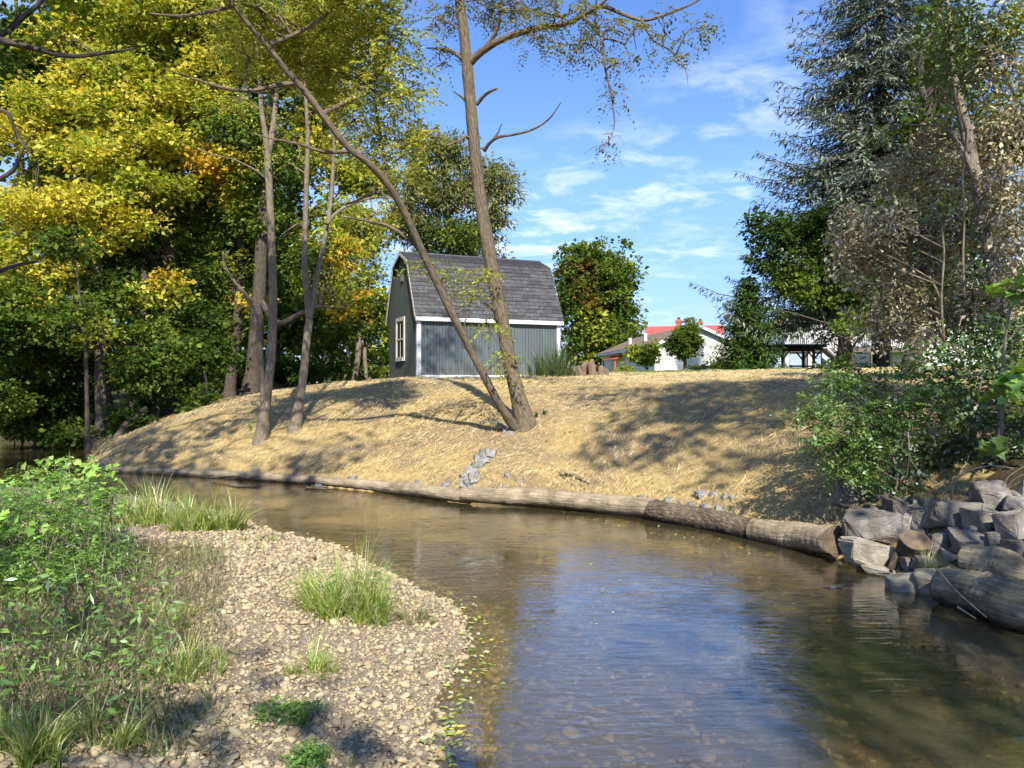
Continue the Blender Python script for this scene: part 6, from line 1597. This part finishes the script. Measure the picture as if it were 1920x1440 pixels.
def clump(label, px, py, w_px, h_px, n, pal='grass', lean=.55, width=.006, seed=0, name='grass_clump', cat='grass', Y=None, rad=None, group='grass clumps on the gravel bar', extra=None):
    rng = np.random.default_rng(500+seed)
    b = G(px, py) if Y is None else P(px, py, Y)
    b[2] = hz1(b[0], b[1])
    k = b[1]/FPX; r = rad or w_px*k*.5; H = h_px*k
    root = empty(name, b); tag(root, label, cat, group)
    nt_ = max(3, n//45); ta = rng.uniform(0, 6.28, nt_); tq = r*np.sqrt(rng.uniform(0, 1, nt_))*.95
    ti = rng.integers(0, nt_, n)
    x = (tq*np.cos(ta))[ti] + .05*r*rng.standard_normal(n); y = (tq*np.sin(ta)*.7)[ti] + .05*r*rng.standard_normal(n)
    hs_ = rng.uniform(.35, 1.2, nt_)[ti]*np.clip(1.15-.6*(tq/r)[ti], .3, 1.1)
    dirs = np.arctan2(y, x) + rng.normal(0, 1.3, n)
    C = np.stack([x, y, hz(x+b[0], y+b[1])-b[2]-.01], -1)
    g = Geo(); blades(g, C, H*hs_*rng.uniform(.45, 1.1, n), width*rng.uniform(.6, 1.4, n), lean*1.25, pal, rng, dirs=dirs)
    mobj('blade_tuft', g.mesh('blade_tuft', M['grass']), root)
    m = max(6, n//12)
    g = Geo(); blades(g, C[rng.integers(0, n, m)], H*rng.uniform(.2, .6, m), width*.8*rng.uniform(.6, 1.4, m), lean*1.4, 'grass_dry', rng); mobj('dry_tuft', g.mesh('dry_tuft', M['grass']), root)
    if extra: extra(root, rng, r, H)
    return root
def leafy(root, rng, r, H):
    g = Geo(); n = 60
    C = np.stack([rng.uniform(-r, r, n)*.9, rng.uniform(-r, r, n)*.6, rng.uniform(.02, H*.55, n)], -1)
    pinnate(g, C, rng.standard_normal((n, 3))*[1, 1, .3]+[0, 0, .3], rng.uniform(.07, .14, n), 7, .24, 'bush', rng, .3)
    mobj('leaf_tuft', g.mesh('leaf_tuft', M['leaf_near']), root)
clump('large bright green grass clump in the middle of the gravel bar', 652, 1150, 200, 140, 1200, seed=1, extra=leafy, lean=.75)
clump('pale dry grass tuft right of the large clump on the gravel', 775, 1165, 90, 55, 420, 'grass_dry', .8, .004, seed=2)
clump('tall yellow green grass clump at the back of the gravel bar', 310, 985, 180, 95, 1300, seed=3, lean=.6, width=.009)
clump('grass clump at the water edge right of the tall yellow green clump', 400, 990, 120, 90, 800, seed=4, lean=.7, width=.009)
clump('small grass tuft by the water on the far gravel edge', 497, 1015, 40, 45, 90, seed=5, lean=.7, width=.008)
clump('wispy low grass tuft on the gravel left of the water', 465, 1018, 36, 22, 60, seed=6, lean=.8, width=.006)
clump('low weedy tuft in the gravel below the large clump', 590, 1265, 110, 70, 420, 'grass', .9, .004, seed=7)
clump('small dark green weed patch on the near gravel', 540, 1350, 100, 40, 300, 'bush', 1.0, .005, seed=8, extra=leafy)
clump('tiny seedling weed at the bottom edge of the gravel', 575, 1436, 40, 40, 40, 'bush', .7, .008, seed=9, extra=leafy)
clump('small weed sprig by the gravel edge at the water', 660, 1345, 20, 12, 30, 'grass', .9, .004, seed=10)
clump('grass tuft on the soil hump between the rocks and the water', 1700, 1078, 90, 34, 420, 'grass', .8, .004, seed=11, Y=6.75)
clump('upright sedge tuft beside the cut stump', 1735, 1060, 40, 60, 120, 'grass', .6, .005, seed=12, Y=6.85)
clump('low grass fringe left of the soil hump at the water', 1650, 1088, 50, 22, 160, 'grass', .8, .004, seed=13, Y=6.95)
clump('ornamental grass clump with dark seed heads at the shed corner', 1040, 706, 92, 66, 1500, 'deep', .38, .016, seed=14, Y=22.6, cat='grass', group='garden planting')
clump('dark grass tuft at the foot of the thick locust trunk', 1012, 780, 22, 26, 160, 'deep', .6, .008, seed=15, group='tufts on the straw bank')
clump('small green tuft on the straw bank by the straight slim tree', 478, 805, 24, 34, 120, 'bush', .6, .010, seed=16, group='tufts on the straw bank')
for i, (px, py, lb) in enumerate([(1368, 960, 'tiny green sprig growing behind the bark covered log'), (1392, 985, 'bright green sprig on top of the bark covered log'), (1020, 830, 'sparse green sprout in the straw below the thick trunk'), (1062, 815, 'faint green sprout in the straw right of the thick trunk'), (500, 898, 'green sprout on the shaded low log')]):
    clump(lb, px, py, 16, 12, 26, 'bush', .8, .006, seed=20+i, group='sprouts on the straw bank')

# foreground left: vetch and grape bush, brush and rough grass
def build_bush():
    rng = np.random.default_rng(31)
    b = G(110, 1110); base = np.array([-3.75, 5.9, hz1(-3.75, 5.9)])
    root = empty('leafy_bush', base); tag(root, 'bright green fern leaved bush at the left of the gravel bar', 'bush')
    lob = [(60, 1010, 6.0, 120, 70), (150, 1000, 6.3, 90, 60), (200, 1060, 6.0, 55, 45), (100, 1080, 5.6, 110, 50), (30, 1080, 5.4, 90, 50), (90, 930, 6.6, 100, 50), (0, 960, 6.0, 80, 60), (-60, 1020, 5.6, 90, 80), (180, 950, 6.8, 60, 45)]
    wood = Geo(); cr = Geo()
    for px, py, Y, rx, ry in lob:
        c = P(px, py, Y); k = Y/FPX; n = int(rx*ry/24)
        p = c + rand_ball(n, rng, .45)*np.array([rx*k, (rx+ry)*.5*k, ry*k])
        gz = hz(p[:, 0], p[:, 1]); p[:, 2] = np.maximum(p[:, 2], gz+.06)
        for q in p[::6]:
            s = np.array([q[0]+rng.normal()*.1, q[1]+rng.normal()*.1, hz1(q[0], q[1])])
            wood.tube(arc(s, q, rng, .08, 5)-base, np.linspace(.006, .002, 5), 4)
        D = rng.standard_normal((n, 3))*[1, 1, .4]+[0, -.25, .35]
        pinnate(cr, p-base, D, rng.uniform(.13, .26, n), 10, .17, 'bush', rng, .35, .34)
    mobj('stem', wood.mesh('stem', M['soil_twig'] if False else M['twig_grey'], True), root)
    mobj('foliage', cr.mesh('foliage', M['leaf_near']), root)
    # wild grape
    base = np.array([-3.9, 7.0, hz1(-3.9, 7.0)])
    root = empty('grape_vine', base); tag(root, 'lime green grape vine with broad leaves topping the fern leaved bush', 'vine')
    wood = Geo(); cr = Geo()
    for px, py, Y, rx, ry, n in [(120, 880, 7.2, 70, 28, 70), (60, 910, 6.9, 70, 30, 60), (165, 905, 7.0, 50, 30, 50), (200, 940, 6.8, 34, 26, 30), (20, 950, 6.6, 50, 30, 36), (130, 935, 6.6, 70, 30, 50), (85, 870, 7.3, 40, 16, 20), (200, 890, 7.2, 26, 20, 20), (15, 980, 5.6, 30, 24, 14), (75, 1000, 5.5, 50, 24, 12)]:
        c = P(px, py, Y); k = Y/FPX
        p = c + rand_ball(n, rng, .3)*np.array([rx*k, rx*k, ry*k])
        D = rng.standard_normal((n, 3))*[1, 1, .3]+[0, -.5, -.2]
        Nn = unit(np.array([0, -.45, 1.0])+.4*rng.standard_normal((n, 3)))
        lobed_leaves(cr, p-base, D, Nn, rng.uniform(.045, .095, n), pick('lime', n, rng, .14), rng)
        for q in p[::5]:
            s = np.array([q[0]+rng.normal()*.15, q[1]+rng.normal()*.15, hz1(q[0], q[1])]); wood.tube(arc(s, q, rng, .1, 6)-base, np.linspace(.006, .002, 6), 4)
    for px, py in ((130, 850), (88, 858), (175, 855), (165, 870)):     # upright flower spikes
        a = P(px, py+30, 7.1); b_ = P(px, py, 7.1); wood.tube(catmull([np.array([a[0], a[1], hz1(a[0], a[1])])-base, a-base, b_-base], 5), np.linspace(.006, .003, 5), 4)
        n = 30; t = rng.uniform(0, 1, n)[:, None]
        kite_leaves(cr, a*(1-t)+b_*t-base+.01*rng.standard_normal((n, 3)), rng.standard_normal((n, 3))+[0, 0, .6], rng.standard_normal((n, 3)), rng.uniform(.015, .04, n), rng.uniform(.008, .016, n), pick('lime', n, rng))
    mobj('stem', wood.mesh('stem', M['twig_grey'], True), root); mobj('foliage', cr.mesh('foliage', M['leaf_near']), root)
build_bush()

def build_rough():
    rng = np.random.default_rng(41)
    # matted dead stems and sparse grass
    n = 22000
    px = rng.uniform(-260, 420, n); Y = rng.uniform(3.3, 7.5, n)
    x = (px-960)/FPX*Y
    edge = -1.75 - .16*(Y-4) + .28*wob(x, Y, 1.5, .8)
    k = x < edge + .25*rng.standard_normal(n); x, Y = x[k], Y[k]; n = len(x)
    z = hz(x, Y)
    dead = (wob(x, Y, .9, 4.0) + .5*rng.standard_normal(n)) > .05
    C = np.stack([x, Y, z], -1)
    g = Geo()
    m = ~dead
    blades(g, C[m], rng.uniform(.05, .20, m.sum()), rng.uniform(.003, .008, m.sum()), 1.4, 'rough', rng)
    tag(mobj('rough_grass', g.mesh('rough_grass', M['grass'])), 'rough green grass spreading over the left foreground', 'grass', kind='stuff')
    g = Geo(); Cd = C[dead]; q = len(Cd)
    blades(g, Cd + np.array([0, 0, 1.0])*rng.uniform(0, .08, (q, 1)), rng.uniform(.10, .34, q), rng.uniform(.002, .0045, q), 2.6, 'brush', rng, .2)
    tag(mobj('dead_brush', g.mesh('dead_brush', M['grass'])), 'matted brown dead stems in front of the fern leaved bush', 'brush', kind='stuff')
    # broad weeds in the low left corner
    g = Geo(); n = 1500
    px = rng.uniform(-200, 330, n); Y = rng.uniform(3.4, 5.6, n); x = (px-960)/FPX*Y
    k = x < -1.75; x, Y = x[k], Y[k]; n = len(x)
    C = np.stack([x, Y, hz(x, Y)+rng.uniform(.03, .28, n)], -1)
    kite_leaves(g, C, rng.standard_normal((n, 3))*[1, 1, .4]+[0, -.2, .1], unit(np.array([0, -.2, 1.0])+.5*rng.standard_normal((n, 3))), rng.uniform(.03, .085, n), rng.uniform(.012, .03, n), pick('bush', n, rng))
    tag(mobj('ground_weed', g.mesh('ground_weed', M['leaf_near'])), 'small broad leaved weeds among the grass at lower left', 'weeds', kind='stuff')
build_rough()
def build_litter():
    rng = np.random.default_rng(88)
    n = 2600; px = rng.uniform(230, 900, n); py = rng.uniform(1000, 1440, n)
    Y = CZ*FPX/(py-720)*.93; x = (px-960)/FPX*Y; dl = -sdist(LS, x, Y)
    cl = wob(x, Y, 1.7, 2.4)+.5*rng.standard_normal(n)
    k = (dl > .1) & (cl > .75); x, Y = x[k], Y[k]; n = len(x)
    g = Geo(); blades(g, np.stack([x, Y, hz(x, Y)], -1), rng.uniform(.03, .13, n), rng.uniform(.002, .005, n), 1.4, 'grass', rng)
    n = 500; px = rng.uniform(230, 900, n); py = rng.uniform(1000, 1440, n); Y = CZ*FPX/(py-720)*.93; x = (px-960)/FPX*Y; k = -sdist(LS, x, Y) > .05; x, Y = x[k], Y[k]; n = len(x)
    kite_leaves(g, np.stack([x, Y, hz(x, Y)+.02], -1), rng.standard_normal((n, 3))*[1, 1, .15], unit(np.array([0, 0, 1.0])+.3*rng.standard_normal((n, 3))), rng.uniform(.015, .045, n), rng.uniform(.008, .022, n), pick('dryleaf', n, rng, .25)*[.8, .65, .5])
    tag(mobj('gravel_litter', g.mesh('gravel_litter', M['grass'])), 'scattered grass blades and dry leaf bits on the gravel', 'litter', kind='stuff')
build_litter()
clump('tall grass clump at the bottom left corner', 60, 1430, 180, 150, 500, 'grass', .6, .008, seed=31, group='grass at the lower left')
clump('second grass clump right of the bottom left corner clump', 200, 1400, 130, 110, 360, 'grass', .7, .007, seed=32, group='grass at the lower left')
clump('green grass tuft bordering the dead brush and the gravel', 340, 1270, 150, 90, 600, 'grass', .75, .005, seed=33, group='grass at the lower left')
clump('grass tuft on the gravel border below the fern leaved bush', 315, 1170, 110, 70, 380, 'grass', .75, .005, seed=34, group='grass at the lower left')
clump('low grass tuft furthest right of the dead brush on the gravel', 400, 1245, 90, 50, 240, 'grass', .8, .004, seed=35, group='grass at the lower left')
# bramble canes reaching over the gravel
def cane(label, pts, seed):
    base = np.asarray(pts[0], float); r = empty('bramble_cane', base); tag(r, label, 'twig', 'bare canes at the bush edge')
    g = Geo(); p = catmull(pts, 14); g.tube(p-base, np.linspace(.004, .0015, 14), 5); mobj('stem', g.mesh('stem', M['log_bark'], True), r)
cane('bare cane arching from the bush over the sunny gravel', [P(245, 1040, 6.2), P(300, 1038, 6.0), P(345, 1055, 5.9), P(380, 1085, 5.8)], 1)
cane('lower bare cane from the bush over the gravel', [P(270, 1095, 5.9), P(320, 1088, 5.7), P(370, 1098, 5.6)], 2)
cane('short bare cane between the two longer canes', [P(270, 1075, 6.0), P(310, 1080, 5.9), P(335, 1070, 5.8)], 3)

# fallen yellow leaves along the gravel edge and floating on the stream
def build_fallen():
    rng = np.random.default_rng(61)
    ms = []
    for q in range(8):
        g = Geo(); c = pick('yellow', 1, rng) if q < 3 else (pick('lime', 1, rng)*[1.3, 1.1, 2.2] if q < 6 else pick('dryleaf', 1, rng)*1.4)
        c = np.clip(c, 0, .8)
        kite_leaves(g, np.array([[-.5, 0, 0.0]]), np.array([[1.0, 0, .05]]), np.array([[0, .1, 1.0]]), [1.0], [.5], c, .1)
        ms.append(g.mesh('fallen_leaf', M['dry_leaf']))
    pts = []
    for _ in range(150):
        t = rng.uniform(0, 1); py = 1110+t*330
        ex = np.interp(py, [1080, 1140, 1200, 1260, 1330, 1440], [770, 880, 900, 885, 850, 850])
        pts.append((ex+rng.normal()*22-4, py, 'yellow fallen leaf at the waterline of the gravel bar', 'leaves stranded along the gravel edge'))
    for _ in range(34):
        t = rng.uniform(0, 1)
        pts.append((1060+t*360+rng.normal()*6, 962+t*66+rng.normal()*4+4, 'pale leaf floating beside the long log', 'leaves floating beside the logs'))
    for _ in range(16):
        pts.append((rng.uniform(900, 1500), rng.uniform(1000, 1180), 'small pale leaf drifting on the open water', 'leaves drifting midstream'))
    for px, py, lb, gr in pts:
        Yw = CZ*FPX/(py-720); x = (px-960)/FPX*Yw; z = max(hz1(x, Yw)+.016, .004)
        o = mobj('fallen_leaf', ms[rng.integers(0, 8)], None, (x, Yw, z))
        s = rng.uniform(.028, .06); o.scale = (s, s, s); o.rotation_euler = (.12*rng.standard_normal(), .12*rng.standard_normal(), rng.uniform(0, 6.28))
        tag(o, lb, 'leaf', gr)
build_fallen()
